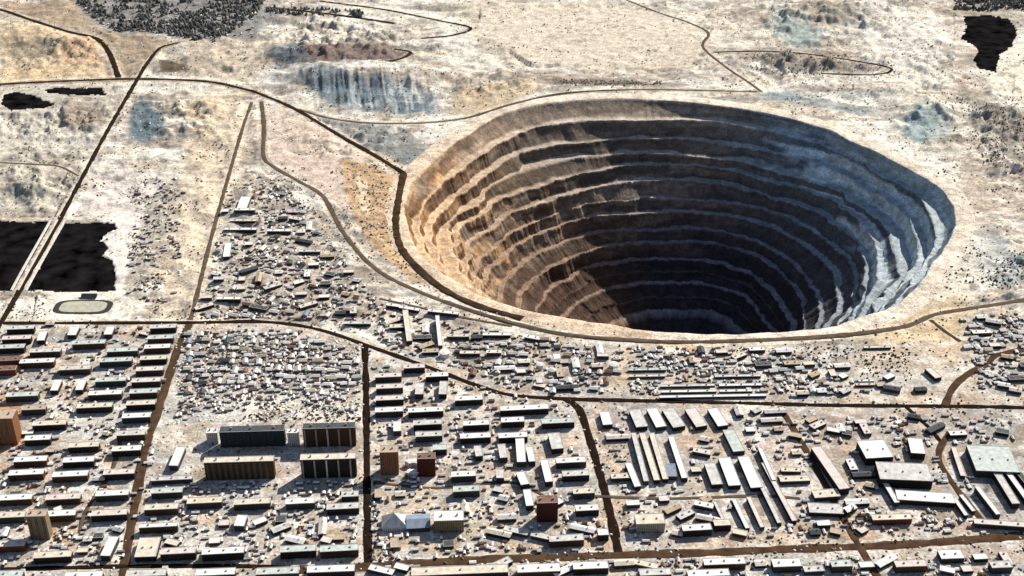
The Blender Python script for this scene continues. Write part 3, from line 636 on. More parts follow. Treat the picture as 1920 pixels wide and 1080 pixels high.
def slab(x, y, L, D, Ht, rz, roof, wall, name, label, cat, group=None, style='plain', z=None, hip=0.0):
    """x,y = middle of the front face foot; the building runs back from it"""
    z = gh(x, y) - .3 if z is None else z
    t = thing(name, label, cat, x, y, z, rz, group)
    b = MB(); b.box(-L/2, L/2, 0, D, -1.5, Ht)
    if style == 'striped':                                       # projecting stair bays on the long faces
        n = max(3, int(L/12))
        for k in range(n):
            xk = -L/2 + L*(k+.5)/n; b.box(xk-1.6, xk+1.6, -1.8, -.002, -1.5, Ht-1)
    b.build('walls', WALL[wall], t)
    if style == 'pilaster':
        for k in range(5):
            xk = -L/2 + L*(k+.12)/4.6; q = MB(); q.box(xk-.5, xk+1.9, -1.6, -.003, -1.2, Ht-1.5); q.build('stair_bay', SHAFT if k != 2 else TRIM, t)
    r = MB()
    if hip > 0: r.gable(-L/2, L/2, 0, D, Ht+.003, hip, .5)
    else:
        r.box(-L/2-.4, L/2+.4, -.4, D+.4, Ht+.003, Ht+.5)
    ro = r.build('roof', ROOF[roof], t)
    if hip == 0:
        p = MB(); e = .45; zz = Ht+.503
        p.box(-L/2-.4, L/2+.4, -.4, -.4+e, zz, zz+.5); p.box(-L/2-.4, L/2+.4, D+.4-e, D+.4, zz, zz+.5)
        p.box(-L/2-.4, -L/2-.4+e, -.4+e, D+.4-e, zz, zz+.5); p.box(L/2+.4-e, L/2+.4, -.4+e, D+.4-e, zz, zz+.5)
        p.build('parapet', TRIM, ro)
        if L > 25 or Ht > 20:
            n = 2 if L < 55 else 3
            for k in range(n):
                xk = -L/2 + L*(k+.5)/n + rnd.uniform(-2, 2); q = MB(); q.box(xk-1.2, xk+1.2, D*.45, D*.45+2.2, Ht+.503, Ht+2.2 + (1.5 if Ht > 20 else 0)); q.build('stair_housing', SHAFT, ro)
    else:
        q = MB(); q.box(L*.2-.6, L*.2+.6, D*.5-.6, D*.5+.6, Ht+.5, Ht+hip+1.5); q.build('chimney', VENT, ro)
    if Ht > 6 and L > 15:
        n = max(1, int(L/16))
        for k in range(n):
            xk = -L/2 + L*(k+.5)/n + (3.2 if style == 'striped' else 0); q = MB(); q.box(xk-1.1, xk+1.1, -1.2, -.004, -1.2, 2.8); q.build('entrance', DOORM, t)
    if style == 'balcony':
        for k in range(max(2, int(L/9))):
            xk = -L/2 + 4.5 + 9*k
            if xk > L/2-3: break
            q = MB()
            for fz in range(1, int(Ht/3)): q.box(xk-1.9, xk+1.9, -1.3, -.004, fz*3-.2, fz*3+1.0)
            q.build('balcony_stack', BALC, t)
    if style == 'plain' and L > 26 and D < 16 and rnd.random() < .4:
        q = MB(); e = rnd.choice((-1, 1)); w2 = rnd.uniform(5, 9); xa = e*(L/2-w2/2-.3)
        q.box(xa-w2/2, xa+w2/2, D+.004, D+rnd.uniform(5, 10), -1.5, Ht*rnd.uniform(.35, .8)); q.build('annexe', ROOF[rnd.choice(['grey','cream','white','tan'])], t)
    px, py = pix(x, y); s = FPX / math.hypot(y, CAM_H)
    BOXES.append((px, py - D*.3, L*s/2 + 3, D*s*.35 + 5)); return t

def row(cluster, items, group, base='apartment_block', cat='apartment block', desc='{c} slab block', H0=11.5, D0=13, roofs=('white','white','white','cream','grey','green-grey','pinkish'), walls=('grey','dark','brown'), rot=GRID, order='from the top'):
    for i, it in enumerate(items):
        x0, x1, yy = it[:3]; o = it[3] if len(it) > 3 else {}
        Ht = o.get('h', H0); D = o.get('d', D0); c = o.get('roof') or rnd.choice(roofs); wl = o.get('wall') or rnd.choice(walls)
        X0, Y0 = hit(x0, yy, Ht); X1, Y1 = hit(x1, yy, Ht)
        L = (X1-X0) * .98; rz = o.get('rot', rot)
        lab = o.get('label') or ((c if c != 'cream' else 'cream') + '-roofed ' + desc.replace('{c} ', '') + ', ' + ordn(i) + ' ' + order + ' ' + cluster)
        slab((X0+X1)/2, Y0, L, D, Ht, rz, c, wl, o.get('name', base), lab, o.get('cat', cat), group, o.get('style', 'plain'), hip=o.get('hip', 0))
def long_ns(cluster, items, group, base='warehouse', cat='warehouse', desc='long shed', H0=7, roofs=('white','grey','cream','pinkish'), walls=('grey','dark'), order='from the left'):
    """buildings running away from the viewer: roof ridge from far point to near point"""
    for i, it in enumerate(items):
        xt, yt, xb, yb, wpx = it[:5]; o = it[5] if len(it) > 5 else {}
        Ht = o.get('h', H0); c = o.get('roof') or rnd.choice(roofs); wl = o.get('wall') or rnd.choice(walls)
        A = np.array(hit(xt, yt, Ht)); B = np.array(hit(xb, yb, Ht)); d = A-B; L = float(np.hypot(*d)); ang = math.atan2(-d[0], d[1])
        s = FPX / math.hypot(B[1], CAM_H-Ht); W = wpx / s
        lab = o.get('label') or (c + '-roofed ' + desc + ', ' + ordn(i) + ' ' + order + ' ' + cluster)
        slab(B[0], B[1], W, L, Ht, ang, c, wl, o.get('name', base), lab, o.get('cat', cat), group, hip=o.get('hip', 0))
        BOXES.append(((xt+xb)/2, (yt+yb)/2, abs(xb-xt)/2+wpx/2, (yb-yt)/2+6))

AP = 'slab apartment blocks of the town'
row('in the column left of the brown avenue', [(281,329,615),(276,324,635),(270,318,653),(262,311,674),(254,305,695),(246,300,716),(242,294,737),(236,290,759),(228,281,783),(218,271,816),(209,263,845),(193,251,889),(178,240,929),(170,237,966)], AP, desc='slab')
row('in the second column left of the brown avenue', [(135,196,645),(200,257,659),(186,246,678),(178,235,715),(165,227,740),(143,209,764),(128,184,838),(117,175,866),(97,163,893),(85,149,936),(86,140,967)], AP, desc='slab')
row('in the column at the left photo edge', [(12,62,617),(3,56,636),(-8,44,653),(55,112,660),(36,100,680),(110,168,693),(-6,40,676,{'wall':'red','roof':'rust'}),(-6,28,694,{'wall':'red','roof':'rust'}),(10,70,743),(40,84,768,{'roof':'tan'}),(60,122,797),(45,93,825),(25,86,865),(15,80,890),(-5,58,937),(-5,45,970),(-8,45,1024,{'roof':'pinkish','wall':'red'}),(62,132,1045)], AP, desc='slab')
row('in the column right of the straight black street', [(703,753,707),(705,756,728),(704,757,750),(703,756,772)], AP, desc='slab', roofs=('white','pinkish'), walls=('dark','grey'))
row('in the middle column right of the straight black street', [(757,797,690,{'h':11}),(798,841,706),(765,832,772),(775,829,796),(779,830,818),(812,838,843),(846,893,893),(850,900,921)], AP, desc='slab', walls=('dark','grey'))
row('in the columns beside the bending black street', [(853,906,750),(938,1030,768),(868,918,797),(940,984,791),(1016,1078,793),(863,921,821),(935,990,820),(1043,1100,867),(1055,1106,892),(1075,1116,925),(1080,1124,957)], AP, desc='slab', walls=('dark','grey'))
row('below the square towers right of the avenue', [(283,360,900,{'h':8,'d':9,'roof':'grey'}),(283,341,924),(350,416,943),(438,506,945),(640,672,931),(535,590,944),(270,333,955),(612,673,954)], AP, desc='slab')
row('along the bottom street', [(260,332,988,{'d':8}),(300,366,1038,{'h':13}),(378,457,1038,{'h':13}),(525,592,1034,{'h':13}),(600,672,1033,{'h':13}),(1030,1096,1014),(1122,1142,1003),(1280,1336,994,{'h':12,'wall':'dark'}),(1340,1372,985)], AP, desc='slab')
row('at the bottom edge of the photo', [(-10,40,1082),(120,190,1084),(235,310,1080),(366,440,1078),(480,560,1076,{'h':10}),(575,665,1072,{'roof':'white'}),(770,955,1076,{'roof':'cream','d':16}),(970,1052,1072,{'d':16}),(1075,1142,1066,{'d':14,'roof':'white'}),(1200,1260,1078),(1290,1370,1080),(1320,1400,1058,{'roof':'white'}),(1450,1505,1062,{'roof':'white','d':16}),(1560,1600,1062,{'roof':'green-grey'}),(1680,1740,1062),(1860,1900,1064),(1765,1810,1047,{'roof':'white','h':9,'d':18})], 'buildings cut by the bottom edge', desc='building', order='from the left', rot=GRID*.7)
long_ns('among the western slabs', [(82,621,76,638,13),(142,612,134,628,15),(208,612,202,627,14),(110,712,101,732,13),(156,712,148,731,13)], 'short white blocks turned across the western slabs', base='apartment_block', cat='apartment block', desc='short block', roofs=('white',), H0=9)
long_ns('among the central slabs', [(788,718,786,739,15),(832,715,830,739,14),(745,790,745,808,14),(895,836,899,855,13),(940,833,945,858,14),(974,815,978,866,16),(1038,812,1046,841,22),(992,838,998,865,12),(1020,862,1030,903,14),(975,885,985,908,16),(988,918,994,948,14),(938,880,938,896,14)], 'blocks turned across the central slabs', base='apartment_block', cat='apartment block', desc='block turned end-on', roofs=('white','grey'), H0=10)
long_ns('near the lower left crossing', [(340,838,325,873,16,{'roof':'white','label':'long white-roofed school wing beside the blue-grey yard right of the avenue'}),(214,1006,197,1042,17,{'roof':'white','label':'white-roofed narrow hall standing left of the avenue near the bottom edge'}),(282,1008,272,1044,38,{'roof':'cream','h':9,'label':'broad square cream-roofed hall right of the avenue near the bottom edge'}),(455,966,448,986,18,{'roof':'white','label':'small bright white-roofed block at the foot of the brown tower yard'})], None, base='hall', cat='hall', H0=10)

TW = 'tall towers of the town centre'
row('', [
 (410,533,809,{'h':30,'wall':'navy','d':15,'roof':'dark','style':'striped','label':'long tall blue-black apartment tower with white end beside it','name':'apartment_tower','cat':'tower block'}),
 (381,513,866,{'h':34,'wall':'brown','d':13,'roof':'cream','style':'balcony','label':'long tall brown brick apartment tower nearest below the blue-black one','name':'apartment_tower','cat':'tower block'}),
 (566,666,803,{'h':36,'wall':'brown','d':14,'roof':'dark','style':'pilaster','label':'upper of the two dark striped towers left of the black street','name':'apartment_tower','cat':'tower block'}),
 (562,667,861,{'h':36,'wall':'dark','d':14,'roof':'cream','style':'pilaster','label':'lower of the two dark striped towers left of the black street','name':'apartment_tower','cat':'tower block'}),
 (711,746,848,{'h':44,'wall':'orange','d':18,'roof':'tan','style':'balcony','label':'orange-brown square tower standing right of the straight black street','name':'apartment_tower','cat':'tower block'}),
 (781,816,860,{'h':35,'wall':'maroon','d':14,'roof':'rust','label':'dark maroon square tower beside the curved pale hall','name':'apartment_tower','cat':'tower block'}),
 (1007,1047,943,{'h':36,'wall':'maroon','d':16,'roof':'rust','label':'dark maroon square tower left of the bending black street','name':'apartment_tower','cat':'tower block'}),
 (48,84,968,{'h':44,'wall':'yellow','d':15,'roof':'tan','style':'balcony','label':'ochre tower with dark side on the orange yard at lower left','name':'apartment_tower','cat':'tower block'}),
 (-20,22,785,{'h':52,'wall':'orange','d':26,'roof':'tan','style':'balcony','label':'bright orange high block cut by the left photo edge','name':'apartment_tower','cat':'tower block'}),
 (813,870,976,{'h':22,'wall':'yellow','d':22,'roof':'white','label':'ochre-fronted office with white roof near the bottom street','name':'office_building','cat':'office'}),
 (1193,1248,982,{'h':17,'wall':'beige','d':22,'roof':'cream','label':'beige office with ribbed front at the crossing of the two black streets','name':'office_building','cat':'office'}),
 (1636,1712,974,{'h':10,'wall':'red','d':12,'roof':'cream','label':'long red brick building by the lower right street','name':'brick_building','cat':'brick building'}),
 (386,407,812,{'h':22,'wall':'white','d':15,'roof':'white','label':'small white block touching the left end of the blue-black tower','name':'apartment_tower','cat':'tower block'}),
 (538,560,812,{'h':26,'wall':'white','d':12,'roof':'white','label':'white block between the blue-black tower and the striped tower','name':'apartment_tower','cat':'tower block'}),
], TW, rot=GRID*.6)

IN = 'long sheds of the industrial quarter'
long_ns('in the upper row below the eastern street', [(1190,768,1204,800,22),(1222,766,1240,800,20),(1252,766,1274,800,24),(1294,766,1316,799,22),(1336,766,1356,798,20),(1133,772,1140,796,18,{'roof':'white'})], IN, H0=8)
long_ns('in the middle row of the industrial quarter', [(1188,812,1212,902,9),(1204,812,1232,900,11),(1222,812,1248,898,10,{'roof':'cream'}),(1258,818,1284,896,11),(1256,870,1260,893,18,{'roof':'blue'}),(1366,806,1386,846,22,{'roof':'green-grey'}),(1330,868,1345,908,20),(1358,858,1378,910,23,{'roof':'white'}),(1394,856,1419,914,22,{'roof':'white'}),(1425,840,1452,900,8),(1178,868,1196,912,12)], IN, H0=8)
long_ns('in the lower row of the industrial quarter', [(1340,940,1362,985,6),(1376,936,1402,990,8),(1404,932,1430,988,8),(1432,868,1490,976,9),(1418,890,1462,980,8)], IN, H0=7)
long_ns('', [
 (1530,838,1584,916,20,{'roof':'pinkish','h':12,'label':'long pinkish-roofed shed slanting beside the right-hand diagonal street'}),
 (1632,826,1650,858,52,{'roof':'white','h':14,'label':'broad white-roofed factory hall at the top of the right-hand yard'}),
 (1715,822,1722,850,26,{'roof':'white','h':12,'label':'small white-roofed workshop right of the broad white factory hall'}),
 (1690,868,1700,900,96,{'roof':'grey','h':16,'wall':'dark','label':'big grey jagged factory with black front in the right-hand yard'}),
 (1660,905,1682,942,9,{'roof':'white','h':8,'label':'thin white-roofed annexe left of the long yard shed'}),
 (1732,922,1737,940,104,{'roof':'white','h':9,'label':'long white-roofed yard shed below the big jagged factory'}),
 (1790,934,1812,966,7,{'roof':'white','label':'left of two thin white sheds slanting in the right-hand yard'}),
 (1802,928,1826,958,7,{'roof':'white','label':'right of two thin white sheds slanting in the right-hand yard'}),
 (1852,836,1872,884,80,{'roof':'green-grey','h':13,'label':'very broad pale green-grey hall with black left side near the right edge'}),
 (1832,912,1872,964,9,{'roof':'white','h':10,'label':'thin bright white shed along the left side of the dark workshops'}),
 (1868,884,1905,944,14,{'roof':'grey','h':10,'label':'left of the dark-sided workshops below the green-grey hall'}),
 (1886,880,1928,938,10,{'roof':'white','h':10,'label':'middle of the dark-sided workshops below the green-grey hall'}),
 (1905,880,1950,935,10,{'roof':'dark','h':10,'label':'right of the dark-sided workshops below the green-grey hall'}),
 (1788,838,1806,892,9,{'roof':'pinkish','h':6,'label':'low pinkish shed along the road left of the green-grey hall'}),
 (1545,918,1552,932,48,{'roof':'cream','h':7,'label':'low cream-roofed shed left of the lower diagonal street'}),
 (1546,944,1550,962,62,{'roof':'grey','h':7,'label':'low grey-roofed shed below the low cream one by the diagonal street'}),
 (1488,892,1492,902,56,{'roof':'cream','h':6,'label':'narrow cream-roofed garage row, lower of the pair by the diagonal sheds'}),
 (1482,876,1484,884,36,{'roof':'cream','h':6,'label':'narrow cream-roofed garage row, upper of the pair by the diagonal sheds'}),
 (1875,976,1878,985,96,{'roof':'pinkish','h':8,'label':'long low building along the lower right street at the right edge'}),
], 'factory buildings of the right-hand yard', desc='hall')
row('above the eastern street', [(1178,1250,694),(1180,1248,706),(1238,1342,724),(1240,1345,735),(1340,1428,706),(1348,1430,723),(1350,1412,734),(1235,1440,744),(1620,1672,652),(1610,1640,715),(1605,1640,722)], 'garage rows above the eastern street', base='garage_row', cat='garage row', desc='garage row', H0=4, D0=6, rot=GRID*.4)
row('in the yards between road and pit', [(722,762,572,{'rot':-.25}),(746,786,578,{'rot':-.3}),(800,860,586,{'rot':-.2}),(838,880,628),(905,958,627),(862,900,662),(912,940,662),(1120,1142,668),(645,695,603),(430,480,412),(440,478,398),(500,545,435),(420,480,428),(405,450,560),(560,600,470)], 'low yard buildings between road and pit', base='low_building', cat='building', desc='low building', H0=7, D0=9, rot=0)
long_ns('of the white yard by the pit rim', [(820,592,826,648,7,{'roof':'white'}),(760,582,768,640,10,{'roof':'cream'}),(428,452,424,478,12,{'roof':'white'}),(462,372,452,398,18,{'roof':'white'}),(1740,690,1760,708,14)], None, base='yard_shed', cat='shed', desc='yard shed', H0=7)

# a few one-off places ------------------------------------------------
def curved_hall():
    x, y = hit(775, 882); t = thing('curved_hall', 'pale round-walled hall between the orange and the maroon tower', 'hall', x, y, 0, 0)
    n = 26; vi = []; f = []
    for i in range(n+1):
        a = radians(-120 + 250*i/n)
        for r, z in ((16,0),(16,8),(8,8),(8,0)): vi.append((r*1.35*cos(a), r*sin(a)*1.1, z))
    for i in range(n):
        for k in range(3): f.append([i*4+k, i*4+k+1, i*4+4+k+1, i*4+4+k])
    f.append([0,1,2,3]); f.append([n*4+3,n*4+2,n*4+1,n*4])
    link('walls', mesh_np('walls', vi, f, WALL['white']), t)
    vi = []; f = []
    for i in range(n+1):
        a = radians(-121 + 252*i/n)
        for r, z in ((16.6,8.01),(16.6,8.7),(12,9.8),(7.4,8.7),(7.4,8.01)): vi.append((r*1.35*cos(a), r*sin(a)*1.1, z))
    for i in range(n):
        for k in range(5): f.append([i*5+k, i*5+(k+1)%5, i*5+5+(k+1)%5, i*5+5+k])
    f.append([0,1,2,3,4]); f.append([n*5+4-k for k in range(5)])
    link('roof', mesh_np('roof', vi, f, ROOF['white']), t)
    BOXES.append((775, 868, 26, 24))
curved_hall()
def tent_hall():
    x, y = hit(740, 996); t = thing('pyramid_hall', 'white peaked hall with pointed roof near the bottom end of the black street', 'hall', x, y, 0, GRID)
    MB().box(-18, 18, 0, 26, -1, 7).build('walls', WALL['white'], t)
    v = [(-19,-1,7.01),(19,-1,7.01),(19,27,7.01),(-19,27,7.01),(-19,-1,7.5),(19,-1,7.5),(19,27,7.5),(-19,27,7.5),(0,13,24)]
    f = [[3,2,1,0],[0,1,5,4],[1,2,6,5],[2,3,7,6],[3,0,4,7],[4,5,8],[5,6,8],[6,7,8],[7,4,8]]
    r = link('roof', mesh_np('roof', v, f, ROOF['grey']), t); MB().cyl(0, 13, .5, 23, 30, 8, .1).build('spire', TRIM, r)
    BOXES.append((740, 975, 26, 26))
tent_hall()
def blue_hall():
    x, y = hit(785, 998); t = thing('sports_hall', 'blue-roofed low hall between the peaked hall and the ochre office', 'hall', x, y, 0, GRID)
    MB().box(-17, 17, 0, 30, -1, 8).build('walls', WALL['navy'], t); 
    r = MB(); r.gable(-17, 17, 0, 30, 8.01, 5, .6).build('roof', ROOF['blue'], t); BOXES.append((785, 985, 24, 18))
blue_hall()
def stadium():
    x, y = hit(156, 575); t = thing('sports_field', 'oval running track with dark rim around a pale pitch by the black pond', 'sports field', x, y, .25, 0)
    a, b = 58, 34
    def oval(s, z, name, m, h=0.0):
        v = [(0,0,z)]; n = 64
        for i in range(n):
            th = 2*pi*i/n; cx = abs(cos(th))**.55*np.sign(cos(th)); cy = abs(sin(th))**.55*np.sign(sin(th)); v.append((a*s*cx*.95, b*s*cy*.75, z))
        link(name, mesh_np(name, v, [[0,i+1,(i+1)%n+1] for i in range(n)], m), t)
    oval(1.0, .02, 'track', mat('track surface', (.035,.035,.03))); oval(.80, .08, 'pitch', mat('pale pitch', (.46,.45,.36), noise=.2, nscale=.1))
    g_ = MB()
    for k in range(5): g_.box(-14, 16, 31+k*2, 33+k*2-.01, 0, 1.2+k*1.0)
    g_.build('grandstand', mat('stand seats', (.06,.06,.06)), t)
    BOXES.append((156, 570, 60, 26))
stadium()
def tanks():
    for i, (px, py, r, c) in enumerate([(770,628,8,'white rust'),(834,667,9,'white'),(1035,700,7,'grey'),(1150,690,8,'tan'),(1012,690,6,'white')]):
        x, y = hit(px, py); lab = ['white storage tank in the yards near the upper black street','white storage tank beside the pale curved wall above the black street','squat grey storage tank among the huts left of the earth mound','tan storage tank on the brown earth mound below the pit','small white storage tank among huts, left of the grey tank'][i]
        t = thing('storage_tank', lab, 'tank', x, y, gh(x,y)-.2, 0, 'storage tanks'); MB().cyl(0,0,r,0,9,24).build('shell', SHAFT if i == 2 else TRIM, t); MB().cyl(0,0,r+.2,9.005,11,24,1.0).build('roof', ROOF['grey'] if i == 2 else ROOF['white'], t)
        BOXES.append((px, py-4, r+3, r))
tanks()

# ------------------------------------------------------------------ small houses in quarters, in loose rows
HUTS = {}; QROT = [0.0]
def hut_proto(size, roof, wallc):
    L, D, h, hp = size; t = bpy.data.objects.new('house', None)
    w_ = bpy.data.objects.new('walls', MB().box(-L/2, L/2, -D/2, D/2, -1, h).mesh('walls', wallc)); r_ = bpy.data.objects.new('roof', MB().gable(-L/2, L/2, -D/2, D/2, h+.003, hp, .5).mesh('roof', ROOF[roof]))
    return (t, w_, r_)
HW = [mat('timber wall', (.16,.12,.09), noise=.3, nscale=.3), mat('plaster wall', (.42,.38,.33), noise=.2, nscale=.3), mat('dark timber wall', (.06,.05,.045), noise=.3, nscale=.3)]
SZ = [(11,8,3.8,2.6),(14,9,4.4,3.0),(18,9.5,4.6,3.0),(9,7,3.4,2.2)]
SZN = ['small','mid-sized','long','tiny']
hr = random.Random(11); NHUT = 0
def free(px, py, m=2):
    for bx, by, bw, bh in BOXES:
        if abs(px-bx) < bw+m and abs(py-by) < bh+m: return False
    return True
RPX = [np.array(r[1]) for r in ROADS]
def roadfree(px, py, m=8):
    a = np.array([px]); b = np.array([py])
    return all(seg_dist(a, b, r[1])[0] > m for r in ROADS)
def make_hut(px, py, lab, group, rz=None):
    global NHUT
    x, y = hit(px, py); si = hr.choices([0,1,2,3],[4,3,1.2,3])[0]; rf = hr.choices(['white','grey','cream','green-grey','pinkish','rust','tan','dark','blue'],[10,3,3,2,2,.7,.8,1.2,.4])[0]
    wi = hr.randrange(3)
    key = (si, rf, wi)
    if key not in HUTS: HUTS[key] = hut_proto(SZ[si], rf, HW[wi])
    t, a, b = HUTS[key]; T = t.copy(); T.name = 'house'; A = a.copy(); B = b.copy(); A.name = 'walls'; B.name = 'roof'
    for o in (T, A, B): COL.objects.link(o)
    A.parent = T; B.parent = T; T.location = (x, y, gh(x, y)); T.rotation_euler = (0, 0, rz if rz is not None else GRID + QROT[0] + hr.choice([0,0,0,pi/2,pi/2]) + hr.uniform(-.13,.13))
    tag(T, '%s %s-roofed house, %s' % (SZN[si], rf, lab), 'house', group); NHUT += 1; BOXES.append((px, py, 5, 4))
def quarter(poly, rows, step, desc, group, skew=0.0, cap=999):
    QROT[0] = skew
    ys_ = [p[1] for p in poly]; y0, y1 = min(ys_), max(ys_); n = 0
    for r in range(rows):
        yy = y0 + (y1-y0)*(r+.5)/rows; xs_ = [p[0] for p in poly]; x = min(xs_); k = 0
        while x < max(xs_):
            x += step * hr.uniform(.7, 1.5); py = yy + hr.uniform(-1,1)*(y1-y0)/rows*.28
            if not inpoly(np.array([x]), np.array([py]), poly)[0] or not free(x, py, 1) or not roadfree(x, py): continue
            if hr.random() < .12: continue
            if n >= cap: return
            make_hut(x, py, '%s from left in row %s of the %s' % (ordn(k), ['one','two','three','four','five','six','seven','eight','nine','ten','eleven','twelve'][r], desc), group); k += 1; n += 1
quarter([(345,622),(560,622),(672,662),(675,690),(675,728),(560,742),(460,742),(330,742)], 9, 22, 'quarter above the towers', 'small houses of the quarter above the towers', cap=105)
quarter([(840,640),(960,625),(1130,650),(1172,690),(1130,738),(1060,740),(960,728),(860,695)], 7, 23, 'quarter below the pit rim', 'small houses of the quarter below the pit rim', skew=-.15, cap=70)
quarter([(430,370),(540,360),(600,430),(700,560),(690,598),(560,596),(375,592),(400,480)], 10, 30, 'quarter left of the pit', 'small houses of the quarter left of the pit', skew=-.35, cap=66)
quarter([(1300,668),(1460,668),(1540,700),(1560,748),(1450,748),(1440,700),(1300,694)], 4, 26, 'quarter above the eastern street', 'small houses above the eastern street', cap=28)
quarter([(1810,610),(1920,590),(1920,650),(1850,660),(1790,665)], 4, 24, 'quarter by the right edge', 'small houses by the right edge', cap=16)
def workshops(poly, n, desc, group, sizes=((20,11,6),(28,12,6.5),(15,12,5),(36,11,6)), gap=8):
    pts = []; tries = 0
    while len(pts) < n and tries < 4000:
        tries += 1; xs_ = [p[0] for p in poly]; ys_ = [p[1] for p in poly]; px = hr.uniform(min(xs_), max(xs_)); py = hr.uniform(min(ys_), max(ys_))
        if inpoly(np.array([px]), np.array([py]), poly)[0] and free(px, py-4, gap) and roadfree(px, py, 10) and all(abs(px-a)+2*abs(py-b) > 30 for a, b in pts): pts.append((px, py))
    pts.sort()
    for i, (px, py) in enumerate(pts):
        x, y = hit(px, py); L, D, h = hr.choice(sizes); c = hr.choice(['white','white','cream','grey','pinkish','dark','tan'])
        slab(x, y, L, D, h, GRID + hr.choice([0,0,0,pi/2,.5,-.4]), c, hr.choice(['grey','dark','brown']), 'workshop', c + '-roofed workshop, ' + ordn(i) + ' from the left in the ' + desc, 'workshop', group, hip=hr.choice([0,2.5]))
workshops([(400,480),(430,370),(540,360),(600,430),(690,560),(690,590),(560,590),(375,590)], 34, 'yards left of the pit', 'workshops left of the pit')
workshops([(720,600),(960,630),(1130,655),(1160,700),(1060,738),(960,722),(760,655)], 20, 'yards below the pit rim', 'workshops below the pit rim')
workshops([(1290,655),(1460,660),(1700,720),(1740,745),(1500,745),(1300,690)], 20, 'yards above the eastern street', 'workshops above the eastern street')
workshops([(1130,770),(1470,770),(1560,960),(1640,1010),(1190,1020)], 26, 'industrial quarter', 'workshops of the industrial quarter')
workshops([(700,900),(1000,900),(1140,1020),(720,1040)], 14, 'blocks above the bottom street', 'workshops above the bottom street')
workshops([(260,970),(480,960),(670,960),(670,1040),(250,1050)], 10, 'yards below the tall towers', 'workshops below the tall towers')
workshops([(1510,780),(1910,775),(1910,1000),(1600,1000)], 16, 'right-hand factory yard', 'workshops of the right-hand yard')
workshops([(1810,600),(1930,590),(1930,740),(1860,740)], 9, 'quarter by the right edge', 'workshops by the right edge')
workshops([(700,1068),(1910,1050),(1910,1078),(700,1082)], 14, 'strip below the bottom street', 'workshops below the bottom street')
workshops([(20,612),(330,612),(230,1050),(0,1050)], 16, 'gaps between the western slabs', 'workshops among the western slabs', sizes=((14,10,5),(11,9,5),(18,9,5)), gap=3)
print('huts', NHUT)

# the remaining far-off or tiny roofs that read as one mass
def roofs_mass():
    zones = [([(345,622),(560,618),(672,662),(675,790),(560,750),(330,790)], 800), ([(720,575),(960,625),(1172,660),(1130,738),(960,728),(700,640)], 900), ([(400,480),(430,360),(490,330),(560,370),(610,440),(720,580),(690,600),(375,598)], 1100),
             ([(1180,650),(1480,655),(1700,740),(1180,742)], 700), ([(255,340),(350,330),(330,560),(235,560)], 130), ([(1800,600),(1920,585),(1920,740),(1840,730)], 320), ([(150,15),(480,15),(480,75),(200,60)], 160),
             ([(-20,612),(340,612),(240,1060),(-20,1060)], 600), ([(700,680),(1060,760),(1150,1030),(700,1050)], 800), ([(1120,770),(1480,770),(1640,1000),(1180,1020)], 600), ([(300,900),(670,900),(670,1050),(260,1050)], 400), ([(1500,780),(1910,780),(1910,1000),(1600,1000)], 450), ([(700,1060),(1910,1040),(1910,1090),(700,1090)], 300)]
    r = random.Random(3); v = []; f = []; mi = []
    for poly, n in zones:
        xs_ = [p[0] for p in poly]; ys_ = [p[1] for p in poly]
        for _ in range(n):
            px = r.uniform(min(xs_), max(xs_)); py = r.uniform(min(ys_), max(ys_))
            if not inpoly(np.array([px]), np.array([py]), poly)[0] or not free(px, py, 0) or not roadfree(px, py, 5): continue
            x, y = hit(px, py); L, D, h = r.uniform(4,11), r.uniform(3.5,6), r.uniform(2,3.8); z = gh(x, y); a = GRID + r.choice([0, 0, pi/2]) + r.uniform(-.12,.12); ca, sa = cos(a), sin(a); k = len(v)
            loc = [(-L/2,-D/2,-1),(L/2,-D/2,-1),(L/2,D/2,-1),(-L/2,D/2,-1),(-L/2,-D/2,h),(L/2,-D/2,h),(L/2,D/2,h),(-L/2,D/2,h),(-L/2,0,h+1.4),(L/2,0,h+1.4)]
            v += [(x+p*ca-q*sa, y+p*sa+q*ca, z+s) for p, q, s in loc]
            f += [[k,k+1,k+5,k+4],[k+1,k+2,k+6,k+9,k+5],[k+2,k+3,k+7,k+6],[k+3,k,k+4,k+8,k+7],[k+4,k+5,k+9,k+8],[k+6,k+7,k+8,k+9]]
            c = r.choice([1,1,1,1,2,2,3]); mi += [0,0,0,0,c,c]
    me = mesh_np('outbuildings', v, f, HW[0])
    for q in ('white','grey','rust'): me.materials.append(ROOF[q])
    me.polygons.foreach_set('material_index', mi)
    tag(link('outbuildings', me), 'countless tiny sheds and shacks scattered between the buildings', 'sheds', None, 'stuff')
roofs_mass()

